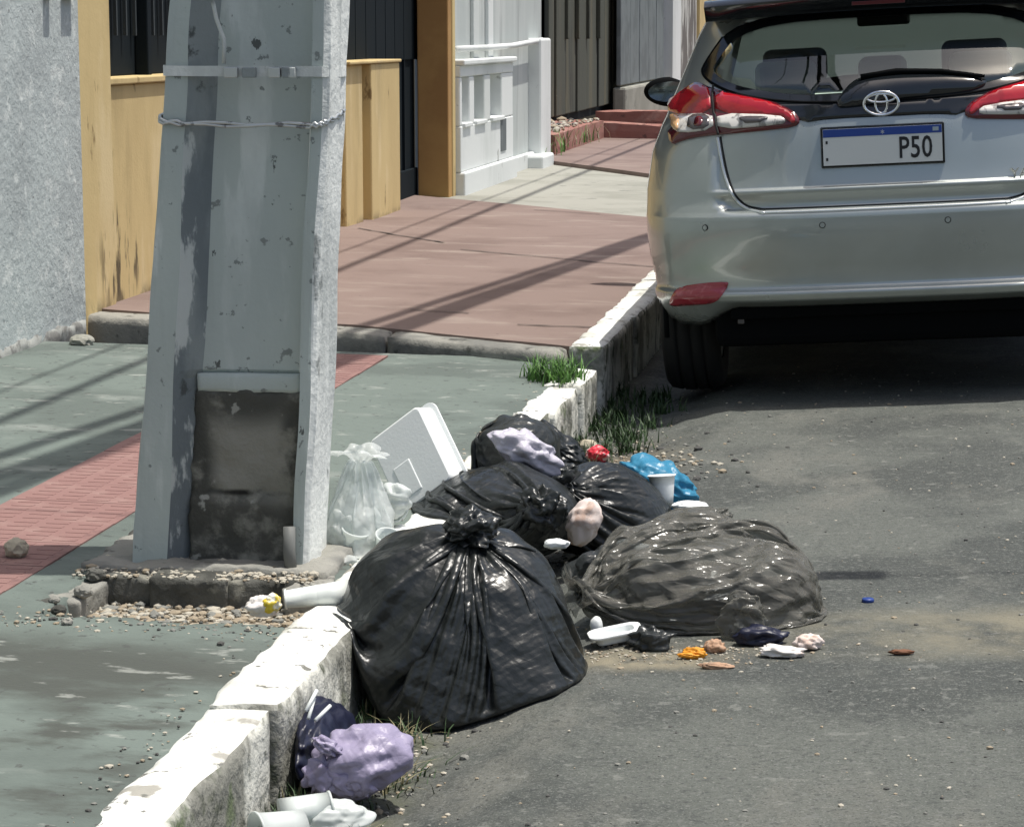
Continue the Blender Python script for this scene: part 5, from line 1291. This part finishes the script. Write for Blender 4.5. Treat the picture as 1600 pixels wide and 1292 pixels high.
c = P(26, 872, zwalk(-2.0)); mobj('stone', *CRUMPLE((c.x, c.y, c.z + .022), (.028, .026, .024), 75, .3, 1.1, 3), stone_m, label='pale yellowish stone on the red tactile strip', cat='stone')
c = P(128, 538, zwalk(-3.1)); mobj('stone', *CRUMPLE((c.x, c.y, c.z + .012), (.045, .045, .026), 77, .3, 1.1, 3), pale_slab, label='whitish rubble lump at the foot of the grey house', cat='stone')
for i, (px, py, s_) in enumerate([(105, 975, .012), (92, 958, .016), (130, 930, .02), (150, 905, .022), (85, 940, .012)]):
    c = P(px, py, zwalk(-1.75)); mobj('cement_lump', *CRUMPLE((c.x, c.y, c.z + s_ * .4), (s_, s_, s_ * .7), 80 + i, .35, 1.3, 3), dark_cement if i % 2 else cement, label='broken cement lump at the edge of the gravel pit', cat='rubble', group='cement lumps by the gravel pit')

# ================================================================= GRASS AND WEEDS
def leafmat(name, c, c2): 
    m = mat(name, c, .6, layers=[dict(c=c2, s=30, lo=.42, hi=.62)]); p = m.node_tree.nodes['Principled BSDF']; p.inputs['Subsurface Weight'].default_value = 0.0; return m
grass_m = [leafmat('grass_green', (.075, .19, .035), (.12, .25, .05)), leafmat('grass_dark', (.022, .05, .016), (.035, .07, .02)), leafmat('grass_dry', (.26, .23, .13), (.17, .16, .09))]
def tuft(name, spots, n, hgt, w, mi, seed, label, cat='grass', spread=.03, kind=None, lean=.7, group=None):
    rng = random.Random(seed); V, Fc, fm = [], [], []
    for i in range(n):
        bx, by, bz = rng.choice(spots); a = rng.uniform(0, 6.283); r = abs(rng.gauss(0, spread)); x, y = bx + r * math.cos(a), by + r * math.sin(a)
        L = hgt * rng.uniform(.45, 1.15); da = rng.uniform(0, 6.283); ln = lean * rng.uniform(.2, 1.3); dx, dy = math.cos(da), math.sin(da); ww = w * rng.uniform(.6, 1.3); n0 = len(V)
        for k in range(4):
            t = k / 3; o_ = L * ln * t * t; zz = bz + L * t * (1 - .28 * ln * t); wd_ = ww * (1 - t) ** .7
            V += [(x + dx * o_ - dy * wd_, y + dy * o_ + dx * wd_, zz), (x + dx * o_ + dy * wd_, y + dy * o_ - dx * wd_, zz)]
        Fc += [(n0 + 2 * k, n0 + 2 * k + 1, n0 + 2 * k + 3, n0 + 2 * k + 2) for k in range(3)]; fm += [rng.choice(mi)] * 3
    return mobj(name, V, Fc, None, mats=grass_m, fmat=fm, label=label, cat=cat, kind=kind, group=group)
c = P(868, 590, KT + .02)
tuft('grass_tuft', [(c.x + dx, c.y + dy, KT - .005) for dx, dy in [(-.06, .05), (-.02, .02), (.02, .03), (.05, .10), (0, .12), (-.08, .14), (.03, -.05)]], 420, .105, .0034, [0, 0, 0, 1], 3, 'green grass tuft growing at the corner of the brown pavement and kerb')
c = PR(985, 668)
tuft('weed_patch', [(-.98 + .10 * math.sin(i * 2.3), 8.05 + i * .11, -.10) for i in range(14)], 900, .07, .004, [1, 1, 1, 1], 5, 'dark weeds in the gutter beside the car wheel', 'weeds', kind='stuff', spread=.06)
tuft('weed_patch', [(-1.0 + .05 * math.sin(i * 2.3), 7.1 + i * .1, -.10) for i in range(9)], 420, .06, .003, [1, 1, 2], 6, 'short weeds at the kerb foot behind the heap', 'weeds', kind='stuff', spread=.05)
tuft('dry_grass', [(-.95 + .04 * math.sin(i * 1.7), 3.5 + i * .11, -.104) for i in range(12)], 900, .055, .0022, [1, 2, 2, 1], 7, 'dry grass and weeds along the gutter in front of the lilac bag', 'grass', kind='stuff', spread=.05, lean=1.3)
tuft('weed_patch', [(-1.055, 3.3 + i * .12, -.104) for i in range(14)], 500, .05, .003, [1, 1, 1, 2], 9, 'dark weeds climbing the worn kerb face near the white cup', 'weeds', kind='stuff', spread=.02, lean=.5)
tuft('dry_grass', [(-3.16, 21.6 + i * .5, .2) for i in range(9)], 160, .22, .006, [2, 0], 11, 'dry weeds along the red step under the dark fence', 'weeds', kind='stuff', spread=.08)
